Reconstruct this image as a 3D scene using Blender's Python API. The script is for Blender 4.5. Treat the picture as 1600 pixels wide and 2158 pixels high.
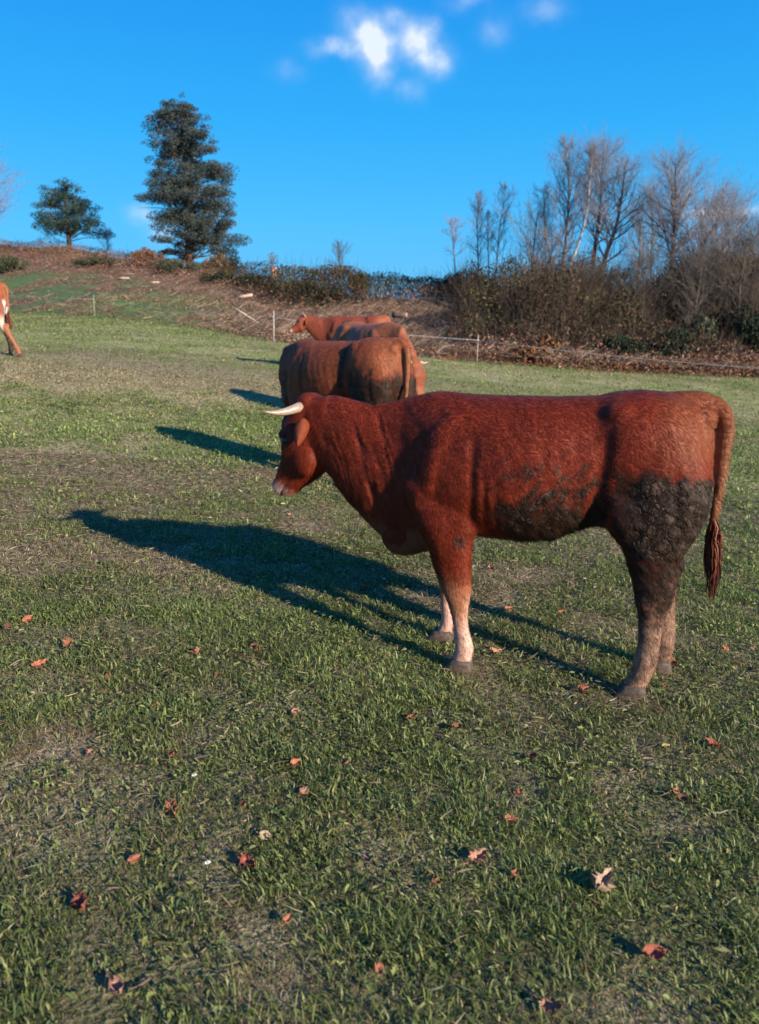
import bpy, math, random
import numpy as np
from mathutils import Vector, noise as mnoise

for o in list(bpy.data.objects): bpy.data.objects.remove(o)
random.seed(7); RNG = np.random.default_rng(11)
sc = bpy.context.scene; col = sc.collection
R = math.radians
# ------------------------------------------------------------------ camera
EYE = 1.55; PITCH = 12.1; FPX = 1678.0
cd = bpy.data.cameras.new('camera'); cam = bpy.data.objects.new('camera', cd); col.objects.link(cam)
cam.location = (0, 0, EYE); cam.rotation_euler = (R(90 - PITCH), 0, 0)
cd.sensor_fit = 'VERTICAL'; cd.sensor_height = 36.0; cd.lens = 36.0 * FPX / 2158.0
cd.clip_start = 0.05; cd.clip_end = 3000
cd.dof.use_dof = True; cd.dof.focus_distance = 3.7; cd.dof.aperture_fstop = 3.2
sc.camera = cam
# ------------------------------------------------------------------ world, sun, exposure
SUN_EL = 20.0; SUN_AZ = 135.0                 # azimuth clockwise from +Y (the view direction)
sd = Vector((math.sin(R(SUN_AZ)) * math.cos(R(SUN_EL)), math.cos(R(SUN_AZ)) * math.cos(R(SUN_EL)), math.sin(R(SUN_EL))))
sl = bpy.data.lights.new('sun', 'SUN'); sl.energy = 5.0; sl.angle = R(0.53); sl.color = (1.0, 0.90, 0.72)
so = bpy.data.objects.new('sun', sl); col.objects.link(so); so.rotation_euler = sd.to_track_quat('Z', 'Y').to_euler(); so.location = (0, 0, 50)
sc.view_settings.view_transform = 'Standard'; sc.view_settings.look = 'None'
sc.view_settings.gamma = 1.0; sc.view_settings.use_curve_mapping = False
sc.view_settings.exposure = 0.85

def px_dir(x, y):
    p = R(PITCH); u = (x - 800) / FPX; v = (1079 - y) / FPX
    return Vector((u, math.cos(p) + v * math.sin(p), -math.sin(p) + v * math.cos(p)))

w = bpy.data.worlds.new('World'); sc.world = w; w.use_nodes = True
nt = w.node_tree; nt.nodes.clear()
def N(nt, t, **k):
    n = nt.nodes.new(t)
    for a, b in k.items(): setattr(n, a, b)
    return n
def LK(nt, a, b): nt.links.new(a, b)
wo = N(nt, 'ShaderNodeOutputWorld'); bg = N(nt, 'ShaderNodeBackground'); bg.inputs['Strength'].default_value = 0.069
sky = N(nt, 'ShaderNodeTexSky', sky_type='NISHITA', sun_disc=False, sun_elevation=R(SUN_EL), sun_rotation=R(SUN_AZ), altitude=300, air_density=1.0, dust_density=0.3, ozone_density=3.0)
gm = N(nt, 'ShaderNodeHueSaturation'); gm.inputs['Saturation'].default_value = 1.35; gm.inputs['Value'].default_value = 1.25; gm.inputs['Hue'].default_value = 0.488
LK(nt, sky.outputs[0], gm.inputs['Color'])
tc = N(nt, 'ShaderNodeTexCoord')
sxyz = N(nt, 'ShaderNodeSeparateXYZ'); LK(nt, tc.outputs['Generated'], sxyz.inputs[0])
rmp = N(nt, 'ShaderNodeValToRGB'); LK(nt, sxyz.outputs[2], rmp.inputs[0])
SKYC = [(0.0, (.09, .40, .74)), (.13, (.055, .42, .84)), (.24, (.022, .35, .81)), (.40, (.010, .235, .73)), (.9, (.008, .13, .50))]
while len(rmp.color_ramp.elements) < len(SKYC): rmp.color_ramp.elements.new(.5)
for e_, (p_, c_) in zip(rmp.color_ramp.elements, SKYC): e_.position = p_; e_.color = c_ + (1,)
rsc = N(nt, 'ShaderNodeVectorMath', operation='SCALE'); LK(nt, rmp.outputs[0], rsc.inputs[0]); rsc.inputs['Scale'].default_value = 10.0
smx = N(nt, 'ShaderNodeMix', data_type='RGBA'); smx.inputs[0].default_value = .88; LK(nt, gm.outputs[0], smx.inputs[6]); LK(nt, rsc.outputs[0], smx.inputs[7])
wn = N(nt, 'ShaderNodeTexNoise'); wn.inputs['Scale'].default_value = 42.0; wn.inputs['Detail'].default_value = 5; LK(nt, tc.outputs['Generated'], wn.inputs['Vector'])
wsub = N(nt, 'ShaderNodeVectorMath', operation='SUBTRACT'); LK(nt, wn.outputs['Color'], wsub.inputs[0]); wsub.inputs[1].default_value = (.5, .5, .5)
wsc = N(nt, 'ShaderNodeVectorMath', operation='SCALE'); LK(nt, wsub.outputs[0], wsc.inputs[0]); wsc.inputs['Scale'].default_value = 0.020
nrm = N(nt, 'ShaderNodeVectorMath', operation='NORMALIZE'); LK(nt, tc.outputs['Generated'], nrm.inputs[0])
wad = N(nt, 'ShaderNodeVectorMath', operation='ADD'); LK(nt, nrm.outputs[0], wad.inputs[0]); LK(nt, wsc.outputs[0], wad.inputs[1])
def math_n(nt, op, a, b=None, clamp=False):
    n = N(nt, 'ShaderNodeMath', operation=op, use_clamp=clamp)
    for i, v in enumerate((a, b)):
        if v is None: continue
        if isinstance(v, (int, float)): n.inputs[i].default_value = v
        else: LK(nt, v, n.inputs[i])
    return n.outputs[0]
# puffs of cloud: direction, half width, half height (radians), density
PUFFS = [(790, 96, .0155, .016, 1.35), (775, 70, .011, .011, .7), (800, 122, .011, .016, .6), (868, 78, .013, .013, .85), (890, 100, .015, .016, .9), (925, 132, .013, .011, .65), (907, 55, .009, .007, .45), (715, 100, .022, .007, .55), (738, 45, .014, .012, .28), (830, 32, .010, .008, .55),
         (795, 160, .012, .012, .22), (1042, 66, .014, .012, .20), (1148, 22, .018, .009, .24), (860, 190, .014, .009, .22), (605, 150, .016, .009, .12), (980, 6, .018, .006, .22), (1535, 448, .036, .0058, .75), (1490, 452, .022, .004, .4), (300, 452, .014, .008, .42), (345, 490, .014, .009, .45)]
acc = None
for (x, y, rw, rh, dn) in PUFFS:
    dv = px_dir(x, y).normalized()
    rt_ = Vector((dv.y, -dv.x, 0)).normalized(); up_ = rt_.cross(dv)
    s1 = N(nt, 'ShaderNodeVectorMath', operation='DOT_PRODUCT'); LK(nt, wad.outputs[0], s1.inputs[0]); s1.inputs[1].default_value = rt_ / (rw * 1.06)
    s2 = N(nt, 'ShaderNodeVectorMath', operation='DOT_PRODUCT'); LK(nt, wad.outputs[0], s2.inputs[0]); s2.inputs[1].default_value = up_ / (rh * 1.06)
    s3 = N(nt, 'ShaderNodeVectorMath', operation='DOT_PRODUCT'); LK(nt, nrm.outputs[0], s3.inputs[0]); s3.inputs[1].default_value = dv
    a1 = math_n(nt, 'SUBTRACT', s1.outputs['Value'], rt_.dot(dv) / (rw * 1.06)); a2 = math_n(nt, 'SUBTRACT', s2.outputs['Value'], up_.dot(dv) / (rh * 1.06))
    r2 = math_n(nt, 'ADD', math_n(nt, 'MULTIPLY', a1, a1), math_n(nt, 'MULTIPLY', a2, a2))
    g_ = math_n(nt, 'MULTIPLY', math_n(nt, 'POWER', 2.718, math_n(nt, 'MULTIPLY', r2, -1.0)), dn)
    g_ = math_n(nt, 'MULTIPLY', g_, math_n(nt, 'GREATER_THAN', s3.outputs['Value'], 0.5))
    acc = g_ if acc is None else math_n(nt, 'ADD', acc, g_)
wn2 = N(nt, 'ShaderNodeTexNoise'); wn2.inputs['Scale'].default_value = 45.0; wn2.inputs['Detail'].default_value = 6; wn2.inputs['Roughness'].default_value = .55; LK(nt, tc.outputs['Generated'], wn2.inputs['Vector'])
br = N(nt, 'ShaderNodeMapRange'); LK(nt, wn2.outputs[0], br.inputs[0]); br.inputs[1].default_value = .25; br.inputs[2].default_value = .65; br.inputs[3].default_value = .30; br.inputs[4].default_value = 1.15
cm = math_n(nt, 'MULTIPLY', acc, br.outputs[0], True)
mx = N(nt, 'ShaderNodeMix', data_type='RGBA'); LK(nt, cm, mx.inputs[0]); LK(nt, smx.outputs[2], mx.inputs[6]); mx.inputs[7].default_value = (6.6, 7.4, 8.4, 1)
LK(nt, mx.outputs[2], bg.inputs['Color']); LK(nt, bg.outputs[0], wo.inputs['Surface'])

# ------------------------------------------------------------------ helpers
def tag(o, label=None, cat=None, group=None, kind=None):
    if label: o['label'] = label
    if cat: o['category'] = cat
    if group: o['group'] = group
    if kind: o['kind'] = kind
    return o
def empty(name, loc=(0, 0, 0), rz=0.0, scale=1.0):
    o = bpy.data.objects.new(name, None); col.objects.link(o); o.location = loc; o.rotation_euler = (0, 0, rz); o.scale = (scale,) * 3
    o.empty_display_size = .2
    return o
def obj(name, me, mat=None, parent=None):
    if mat: me.materials.append(mat)
    o = bpy.data.objects.new(name, me); col.objects.link(o)
    if parent: o.parent = parent
    return o
def mesh_np(name, V, F, cols=None, smooth=False):
    """V (n,3); F (m,k) all faces the same size, or a list of such arrays"""
    Fs = F if isinstance(F, list) else [F]
    Fs = [np.asarray(f, dtype=np.int64) for f in Fs if len(f)]
    me = bpy.data.meshes.new(name)
    me.vertices.add(len(V)); me.vertices.foreach_set('co', np.asarray(V, dtype=np.float32).ravel())
    li = np.concatenate([f.ravel() for f in Fs]); ls = np.concatenate([np.full(len(f), f.shape[1]) for f in Fs])
    me.loops.add(len(li)); me.loops.foreach_set('vertex_index', li.astype(np.int32))
    st = np.concatenate([[0], np.cumsum(ls)[:-1]])
    me.polygons.add(len(ls)); me.polygons.foreach_set('loop_start', st.astype(np.int32))
    if smooth: me.polygons.foreach_set('use_smooth', np.ones(len(ls), dtype=bool))
    me.update(calc_edges=True)
    if cols is not None:
        a = me.attributes.new('Col', 'FLOAT_COLOR', 'POINT')
        c4 = np.ones((len(V), 4), dtype=np.float32); c4[:, :3] = cols; a.data.foreach_set('color', c4.ravel())
    return me
def hash2(ix, iy, seed):
    h = (ix.astype(np.int64) * 374761393 + iy.astype(np.int64) * 668265263 + seed * 1442695041) & 0xffffffff
    h = ((h ^ (h >> 13)) * 1274126177) & 0xffffffff
    return ((h ^ (h >> 16)) & 0xffff) / 65535.0
def vnoise(x, y, s=1.0, seed=0, octv=3):
    x = np.asarray(x, float); y = np.asarray(y, float); r = 0; a = 1; t = 0
    for k in range(octv):
        X = x / s + 37.1 * k; Y = y / s + 11.7 * k; ix = np.floor(X); iy = np.floor(Y); fx = X - ix; fy = Y - iy
        fx = fx * fx * (3 - 2 * fx); fy = fy * fy * (3 - 2 * fy)
        v = (hash2(ix, iy, seed + k) * (1 - fx) + hash2(ix + 1, iy, seed + k) * fx) * (1 - fy) + (hash2(ix, iy + 1, seed + k) * (1 - fx) + hash2(ix + 1, iy + 1, seed + k) * fx) * fy
        r = r + a * v; t += a; a *= .5; s = s / 2.0
    return r / t
def sstep(a, b, x):
    t = np.clip((np.asarray(x, float) - a) / (b - a), 0, 1); return t * t * (3 - 2 * t)
def vcol_mat(name, rough=.7, spec=.3, trans=0.0, bump=0.0, nscale=30, vary=.0, sheen=0.0):
    m = bpy.data.materials.new(name); m.use_nodes = True; t = m.node_tree; b = t.nodes['Principled BSDF']
    at = N(t, 'ShaderNodeAttribute', attribute_name='Col'); src = at.outputs['Color']
    if vary or bump:
        co = N(t, 'ShaderNodeTexCoord'); nz = N(t, 'ShaderNodeTexNoise'); nz.inputs['Scale'].default_value = nscale; nz.inputs['Detail'].default_value = 5
        LK(t, co.outputs['Object'], nz.inputs['Vector'])
        if vary:
            mr = N(t, 'ShaderNodeMapRange'); LK(t, nz.outputs[0], mr.inputs[0]); mr.inputs[1].default_value = .3; mr.inputs[2].default_value = .7; mr.inputs[3].default_value = 1 - vary; mr.inputs[4].default_value = 1 + vary
            mm = N(t, 'ShaderNodeVectorMath', operation='SCALE'); LK(t, src, mm.inputs[0]); LK(t, mr.outputs[0], mm.inputs['Scale']); src = mm.outputs[0]
        if bump:
            bp = N(t, 'ShaderNodeBump'); bp.inputs['Strength'].default_value = bump; bp.inputs['Distance'].default_value = .02; LK(t, nz.outputs[0], bp.inputs['Height']); LK(t, bp.outputs[0], b.inputs['Normal'])
    LK(t, src, b.inputs['Base Color']); b.inputs['Roughness'].default_value = rough; b.inputs['Specular IOR Level'].default_value = spec
    if trans:
        tr = N(t, 'ShaderNodeBsdfTranslucent'); LK(t, src, tr.inputs['Color']); ms = N(t, 'ShaderNodeMixShader'); ms.inputs[0].default_value = trans
        LK(t, b.outputs[0], ms.inputs[1]); LK(t, tr.outputs[0], ms.inputs[2]); LK(t, ms.outputs[0], t.nodes['Material Output'].inputs['Surface'])
    return m
def plain_mat(name, c, rough=.6, spec=.4, nscale=20, vary=.2, bump=.2, dist=.01):
    m = bpy.data.materials.new(name); m.use_nodes = True; t = m.node_tree; b = t.nodes['Principled BSDF']
    co = N(t, 'ShaderNodeTexCoord'); nz = N(t, 'ShaderNodeTexNoise'); nz.inputs['Scale'].default_value = nscale; nz.inputs['Detail'].default_value = 6; LK(t, co.outputs['Object'], nz.inputs['Vector'])
    cr = N(t, 'ShaderNodeValToRGB'); cr.color_ramp.elements[0].position = .3; cr.color_ramp.elements[1].position = .7
    cr.color_ramp.elements[0].color = tuple(x * (1 - vary) for x in c) + (1,); cr.color_ramp.elements[1].color = tuple(min(1, x * (1 + vary)) for x in c) + (1,)
    LK(t, nz.outputs[0], cr.inputs[0]); LK(t, cr.outputs[0], b.inputs['Base Color'])
    bp = N(t, 'ShaderNodeBump'); bp.inputs['Strength'].default_value = bump; bp.inputs['Distance'].default_value = dist; LK(t, nz.outputs[0], bp.inputs['Height']); LK(t, bp.outputs[0], b.inputs['Normal'])
    b.inputs['Roughness'].default_value = rough; b.inputs['Specular IOR Level'].default_value = spec
    return m

# ------------------------------------------------------------------ terrain
def field(X, Y):
    k = np.clip(.3 + .7 * Y / 14, 0, 1)
    return .04 * np.clip(Y, -20, 80) - 1.2 * np.tanh(X / 12) * k
U_E = np.array([-.80, -.463, -.35, -.13, .0, .12, .29, .47, .8]); Y_E = np.array([60, 51.5, 41.5, 28.6, 28.0, 28.4, 29.0, 29.5, 30.])
U_S = np.array([-.8, -.48, -.39, -.30, -.145, -.06, .06, .18, .30, .5, .8])
Y_S = np.array([90, 86, 82, 76, 66, 60, 55, 50, 48, 46, 46.])
PY_S = np.array([495, 512, 521, 542, 604, 622, 632, 645, 654, 665, 675.])
sl_s = np.array([(lambda v: v.z / v.y)(px_dir(800, y)) for y in PY_S])
def terrain(X, Y):
    X = np.asarray(X, float); Y = np.asarray(Y, float)
    Yp = np.maximum(Y, 8.0); u = np.clip(X / Yp, -.8, .8)
    ye = np.interp(u, U_E, Y_E); ys = np.interp(u, U_S, Y_S); zs = EYE + np.interp(u, U_S, sl_s) * ys
    ze = field(u * ye, ye); f = field(X, Y)
    t = np.clip((Y - ye) / (ys - ye), 0, 1)
    bank = ze + (zs - ze) * (.25 * t + .75 * t ** 1.35)
    over = np.maximum(Y - ys, 0); bank = bank - over * .03 - over ** 2 * .0008 * (over < 60) - (over >= 60) * (2.88 + (over - 60) * .02)
    bump = (vnoise(X, Y, 4.0, 5) - .5) * .7 * sstep(0, .15, t) * (1 - sstep(200, 300, Y))
    z = np.where(Y > ye, bank + bump, f)
    return z + (vnoise(X, Y, 1.3, 9, 3) - .5) * .03
def tz(x, y): return float(terrain(np.array([x]), np.array([y]))[0])
def ground_at(px, py):
    v = px_dir(px, py); t = 0.6
    while t < 150:
        P = Vector((0, 0, EYE)) + v * t
        if P.z <= tz(P.x, P.y): break
        t += .02 if t < 12 else .08
    return Vector((P.x, P.y, tz(P.x, P.y)))
def at_depth(px, py, Y):
    v = px_dir(px, py); return Vector((0, 0, EYE)) + v * (Y / v.y)

PATCHES = [(0, 780, 1.0, 6, 1.5), (250, 800, 1.0, 5, 1.6), (480, 790, .8, 4, 1.3), (330, 770, .6, 5, 1.5), (960, 785, .6, 4, 1.5), (1200, 790, .4, 4, 1.5), (60, 1190, .9, .6, .45), (100, 960, .7, 1.2, .5), (300, 1010, .5, 1.0, .35), (640, 1110, .9, .25, .25), (760, 1260, .5, .3, .2), (150, 1580, .9, .35, .14), (380, 1350, .6, .3, .15), (70, 1650, .8, .3, .15), (450, 1800, .6, .12, .1),
           (530, 1960, .9, .10, .09), (620, 2060, .8, .10, .08), (480, 2100, .6, .15, .06), (880, 1440, .7, .35, .15), (1100, 1420, .6, .3, .2), (1050, 1540, .7, .3, .12), (1350, 1560, .7, .3, .12), (1280, 1500, .5, .3, .1), (1430, 1640, .5, .2, .12), (230, 1450, .5, .4, .15), (1380, 1350, .4, .3, .2), (760, 1500, .3, .3, .15)]
PW = []
for (x, y, a, rx, ry) in PATCHES:
    g_ = ground_at(x, y); PW.append((g_.x, g_.y, a, rx, ry))
def dryness(X, Y):
    d = vnoise(X, Y, .9, 21, 4) * .55 + vnoise(X, Y, .22, 31, 2) * .45
    d = (d - .5) * 2.2 + .39
    for (px_, py_, a, rx, ry) in PW:
        wob = (vnoise(X, Y, .3, 51, 2) - .5) * .9
        d = d + a * .62 * np.exp(-(((X - px_) / rx) ** 2 + ((Y - py_) / ry) ** 2) + wob)
    return np.clip(d, 0, 1)

def axis(lo, hi, fine, k):
    n = int(math.asinh(abs(hi) / (fine * k)) * k) if hi else 0
    return n
tx = np.sinh(np.linspace(-1, 1, 361) * 5.6) / math.sinh(5.6) * 500
ty = np.concatenate([np.linspace(-80, -4, 12), np.linspace(-3, 12, 90)[:-1], np.linspace(12, 95, 210), np.geomspace(98, 900, 30)])
GX, GY = np.meshgrid(tx, ty); GZ = terrain(GX, GY); GZ = GZ - sstep(3, .3, np.abs(GY)) * 0
nx_, ny_ = len(tx), len(ty)
idx = np.arange(nx_ * ny_).reshape(ny_, nx_)
Fq = np.stack([idx[:-1, :-1], idx[:-1, 1:], idx[1:, 1:], idx[1:, :-1]], -1).reshape(-1, 4)
gx, gy = GX.ravel(), GY.ravel()
def zones(gx, gy):
    Yp = np.maximum(gy, 8); u = np.clip(gx / Yp, -.8, .8); ye = np.interp(u, U_E, Y_E); ys = np.interp(u, U_S, Y_S)
    t = (gy - ye) / (ys - ye)
    return u, t
u_, t_ = zones(gx, gy)
dry = dryness(gx, gy)
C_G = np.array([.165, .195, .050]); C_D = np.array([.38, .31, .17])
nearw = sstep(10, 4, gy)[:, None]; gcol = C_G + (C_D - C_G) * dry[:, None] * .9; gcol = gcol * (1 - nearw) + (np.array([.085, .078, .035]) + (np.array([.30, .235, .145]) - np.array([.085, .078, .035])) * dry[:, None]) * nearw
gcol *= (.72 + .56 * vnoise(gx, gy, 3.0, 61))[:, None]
bankw = sstep(-.02, .05, t_)
grn = np.array([.085, .135, .050]); brn = np.array([.14, .088, .062]); rus = np.array([.15, .075, .045]); tan = np.array([.24, .15, .10])
nb = vnoise(gx, gy, 2.2, 71, 4); nb2 = vnoise(gx, gy, 1.0, 81, 3)
leftw = sstep(-.10, -.30, u_) * sstep(.75, .5, t_)
gw = np.clip(leftw * sstep(.68, .46, nb) + .9 * sstep(.05, .0, t_), 0, 1)
bc = brn + (rus - brn) * sstep(.4, .7, nb2)[:, None]; bc = bc + (tan - bc) * (sstep(.55, .75, vnoise(gx, gy, 1.6, 91, 3)) * .6)[:, None]
bc = bc + (grn - bc) * gw[:, None]
gcol = gcol + (bc - gcol) * bankw[:, None]
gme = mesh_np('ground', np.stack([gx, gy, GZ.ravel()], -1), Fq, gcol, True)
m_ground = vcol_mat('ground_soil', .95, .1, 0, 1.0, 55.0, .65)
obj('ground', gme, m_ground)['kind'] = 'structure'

# ------------------------------------------------------------------ cow
def ring(c, ua, va, ru, rvu, rvd, n=28, ex=2.0, zc=0.0):
    """ua sideways axis, va up axis; different reach up and down"""
    out = []
    for k in range(n):
        a = 2 * math.pi * k / n; cs, sn = math.cos(a), math.sin(a)
        e = 2.0 / ex
        x = math.copysign(abs(cs) ** e, cs) * ru; y = math.copysign(abs(sn) ** e, sn); y = y * (rvu if y > 0 else rvd)
        out.append(Vector(c) + Vector(ua) * x + Vector(va) * y)
    return out
class MB:
    def __init__(s): s.V = []; s.F3 = []; s.F4 = []
    def loft(s, rings):
        b = len(s.V); n = len(rings[0])
        for r in rings: s.V += [tuple(p) for p in r]
        for i in range(len(rings) - 1):
            for k in range(n):
                a = b + i * n + k; c = b + i * n + (k + 1) % n; s.F4.append((a, c, c + n, a + n))
        for i, rev in ((0, True), (len(rings) - 1, False)):
            c = sum((Vector(p) for p in rings[i]), Vector()) / n; ci = len(s.V); s.V.append(tuple(c))
            for k in range(n):
                a = b + i * n + k; d = b + i * n + (k + 1) % n
                s.F3.append((d, a, ci) if rev else (a, d, ci))
    def ell(s, c, r, rot=(0, 0, 0), n=18):
        from mathutils import Euler
        M = Euler([R(q) for q in rot]).to_matrix(); rings = []
        for i in range(1, n // 2):
            ph = math.pi * i / (n // 2) - math.pi / 2
            rings.append([Vector(c) + M @ Vector((r[0] * math.cos(ph) * math.cos(2 * math.pi * k / n), r[1] * math.cos(ph) * math.sin(2 * math.pi * k / n), r[2] * math.sin(ph))) for k in range(n)])
        s.loft(rings)
    def tube(s, pts, rad, n=8):
        rings = []; prev = None
        for i, p in enumerate(pts):
            p = Vector(p); a = Vector(pts[max(i - 1, 0)]); b = Vector(pts[min(i + 1, len(pts) - 1)]); d = (b - a)
            d = d.normalized() if d.length > 1e-9 else Vector((0, 0, 1))
            ref = prev if prev is not None else (Vector((0, 1, 0)) if abs(d.y) < .8 else Vector((1, 0, 0)))
            u = (ref - d * ref.dot(d)).normalized(); v = d.cross(u); prev = u
            rings.append([p + u * (rad[i] * math.cos(2 * math.pi * k / n)) + v * (rad[i] * math.sin(2 * math.pi * k / n)) for k in range(n)])
        s.loft(rings)
    def me(s, name, smooth=True, cols=None): return mesh_np(name, np.array(s.V), [np.array(s.F4), np.array(s.F3)], cols, smooth)
def catmull(P, m=6):
    P = [np.array(p, float) for p in P]; out = []
    for i in range(len(P) - 1):
        p0 = P[max(i - 1, 0)]; p1 = P[i]; p2 = P[i + 1]; p3 = P[min(i + 2, len(P) - 1)]
        for k in range(m):
            t = k / m; out.append(.5 * ((2 * p1) + (-p0 + p2) * t + (2 * p0 - 5 * p1 + 4 * p2 - p3) * t * t + (-p0 + 3 * p1 - 3 * p2 + p3) * t ** 3))
    out.append(P[-1]); return out

# x, z top, z bottom, half width, height of the widest level, squareness
TORSO = [(-1.075, 1.10, .86, .07, .98, 2), (-1.05, 1.150, .78, .125, .97, 2.1), (-.99, 1.205, .68, .19, .96, 2.2), (-.90, 1.228, .64, .235, .97, 2.3), (-.79, 1.238, .62, .25, .98, 2.4), (-.70, 1.228, .66, .242, .99, 2.4), (-.62, 1.210, .662, .228, .97, 2.3),
         (-.54, 1.205, .635, .240, .92, 2.25), (-.457, 1.205, .600, .262, .90, 2.2), (-.36, 1.205, .588, .275, .89, 2.2), (-.24, 1.205, .592, .275, .89, 2.2), (-.12, 1.207, .592, .258, .88, 2.2), (-.02, 1.216, .55, .235, .87, 2.1), (.05, 1.219, .515, .205, .85, 2.1),
         (.12, 1.206, .495, .165, .83, 2.1), (.19, 1.188, .505, .125, .82, 2.1), (.27, 1.170, .55, .10, .83, 2.1), (.33, 1.158, .60, .075, .86, 2.0)]
FRONT = [(.86, .13, -.13, .045), (.74, .13, -.15, .08), (.65, .105, -.148, .082), (.577, .062, -.137, .072), (.475, .028, -.132, .058), (.40, .0, -.137, .05), (.36, -.012, -.138, .049), (.31, -.034, -.130, .040), (.255, -.050, -.128, .034), (.20, -.060, -.134, .033), (.15, -.068, -.149, .040), (.115, -.070, -.158, .043), (.08, -.062, -.150, .039), (.055, -.055, -.150, .040)]
HIND_ = [(1.02, -.74, -1.02, .06), (.90, -.70, -1.075, .105), (.80, -.69, -1.07, .11), (.72, -.700, -1.05, .10), (.65, -.735, -1.01, .085), (.57, -.773, -.968, .062), (.50, -.797, -.955, .050), (.455, -.81, -.955, .047), (.41, -.822, -.945, .043), (.336, -.834, -.925, .036), (.24, -.841, -.915, .034), (.16, -.832, -.908, .040), (.12, -.822, -.903, .041), (.08, -.805, -.885, .038), (.055, -.79, -.875, .040)]
HIND = [(z, xf + .010 * (z < .7), xr - .012 * (z < .5), hw * (1.12 if z < .6 else 1)) for (z, xf, xr, hw) in HIND_]
HEAD = [(-.035, .012, .02, .035, 2), (.0, .045, .05, .066, 2.1), (.06, .070, .10, .085, 2.3), (.13, .084, .15, .095, 2.4), (.19, .074, .185, .097, 2.4), (.235, .052, .20, .088, 2.3), (.29, .030, .185, .073, 2.3), (.35, .024, .145, .062, 2.3), (.40, .028, .11, .058, 2.4), (.432, .032, .095, .060, 2.4), (.458, .027, .080, .056, 2.3), (.476, .012, .060, .044, 2.1), (.486, -.004, .040, .026, 2.0)]
m_horn = None
def cow(name, label, origin, heading, scale=1.0, vox=.011, poll=(.655, -.09, 1.150), yaw=17.0, face=(.19, .40), legs=None, mudf=None, coatc=(.158, .0185, .0052), tail=None, hair=0, colf=None, group=None, horn=None, down=False, ears=True, seed=1):
    """heading: world angle (rad) of the animal's forward axis; legs: per leg (shift x low, shift x high, y)"""
    root = empty(name, origin, heading, scale); tag(root, label, 'cow', group)
    mb = MB(); h0 = Vector((1, 0, 0)); Z = Vector((0, 0, 1)); Yv = Vector((0, 1, 0))
    mb.loft([ring((x, 0, zc), Yv, Z, w_, zt - zc, zc - zb, 32, ex) for (x, zt, zb, w_, zc, ex) in TORSO])
    # head frame
    P0 = Vector(poll); ps = R(yaw); hh = Vector((math.cos(ps), -math.sin(ps), 0)); s = Vector((math.sin(ps), math.cos(ps), 0))
    fl = math.hypot(*face); a = (hh * (face[0] / fl) - Z * (face[1] / fl)).normalized(); dr = s.cross(a); dr = dr if (dr.dot(hh) > 0 or dr.z > 0) else -dr
    # neck
    e_c = P0 + a * .10 - dr * .055; q0 = Vector((.20, 0, .845))
    steps = 9
    m1 = q0 + Vector((.16, 0, .02)); m2 = e_c - (hh * .6 + a * .2 - dr * .5).normalized() * .10
    rgs = []
    for i in range(steps):
        t = i / (steps - 1); b = (1 - t)
        c = q0 * b ** 3 + m1 * 3 * b * b * t + m2 * 3 * b * t * t + e_c * t ** 3
        d = ((m1 - q0) * b * b + (m2 - m1) * 2 * b * t + (e_c - m2) * t * t).normalized()
        if not down: d = (d + Vector((d.x, d.y, 0)).normalized() * 1.2).normalized()
        side = Z.cross(d); side = side.normalized() if side.length > .05 else s
        side = (side * (1 - t) + s * t).normalized(); upv = d.cross(side).normalized()
        tt = t ** .8
        rgs.append(ring(c, side, upv, 0.108 * (1 - tt) + .080 * tt, .33 * (1 - tt) + .105 * tt - .004 * math.sin(math.pi * t), .335 * (1 - tt) + .135 * tt, 26, 2.1))
    mb.loft(rgs)
    mb.loft([ring(P0 + a * t, s, dr, w_ * 1.0, du, dd, 24, ex) for (t, du, dd, w_, ex) in HEAD])
    for q in (-1, 1):
        mb.ell(P0 + a * .180 + s * .070 * q + dr * .040, (.028, .028, .028))               # brow
        mb.ell(P0 + a * .225 + s * .062 * q - dr * .105, (.060, .035, .085), (0, 0, math.degrees(math.atan2(hh.y, hh.x))))  # cheek
        mb.ell(P0 + a * .445 + s * .036 * q + dr * .008, (.017, .017, .017))                 # nostril wing
    mb.ell(P0 + a * .415 - dr * .070, (.038, .036, .028))                                   # chin
    mb.ell(P0 - a * .005 + dr * .01, (.055, .07, .04), (0, 0, -yaw))                      # poll tuft
    # muscles
    for q in (-1, 1):
        mb.ell((-.005, .150 * q, .92), (.115, .075, .235), (0, -16, 0))
        mb.ell((.060, .130 * q, .78), (.105, .080, .15), (0, 20, 0))
        mb.ell((-.075, .155 * q, .72), (.10, .075, .15))
        mb.ell((-.86, .155 * q, .90), (.195, .105, .24), (0, 8, 0))
        mb.ell((-.76, .165 * q, .76), (.105, .080, .16), (0, 22, 0))
        mb.ell((-.71, .145 * q, 1.135), (.085, .068, .06))
        mb.ell((-1.03, .075 * q, 1.13), (.045, .04, .05))
    mb.ell((.15, 0, .60), (.16, .10, .11), (0, 30, 0))                                   # brisket
    # legs
    legs = legs or {'nf': (0, 0, .15, 1), 'ff': (.135, .07, -.15, .84), 'nh': (0, 0, .15, 1), 'fh': (-.13, -.03, -.15, .92)}
    ca, sa = math.cos(heading), math.sin(heading)
    hoofs = []
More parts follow.
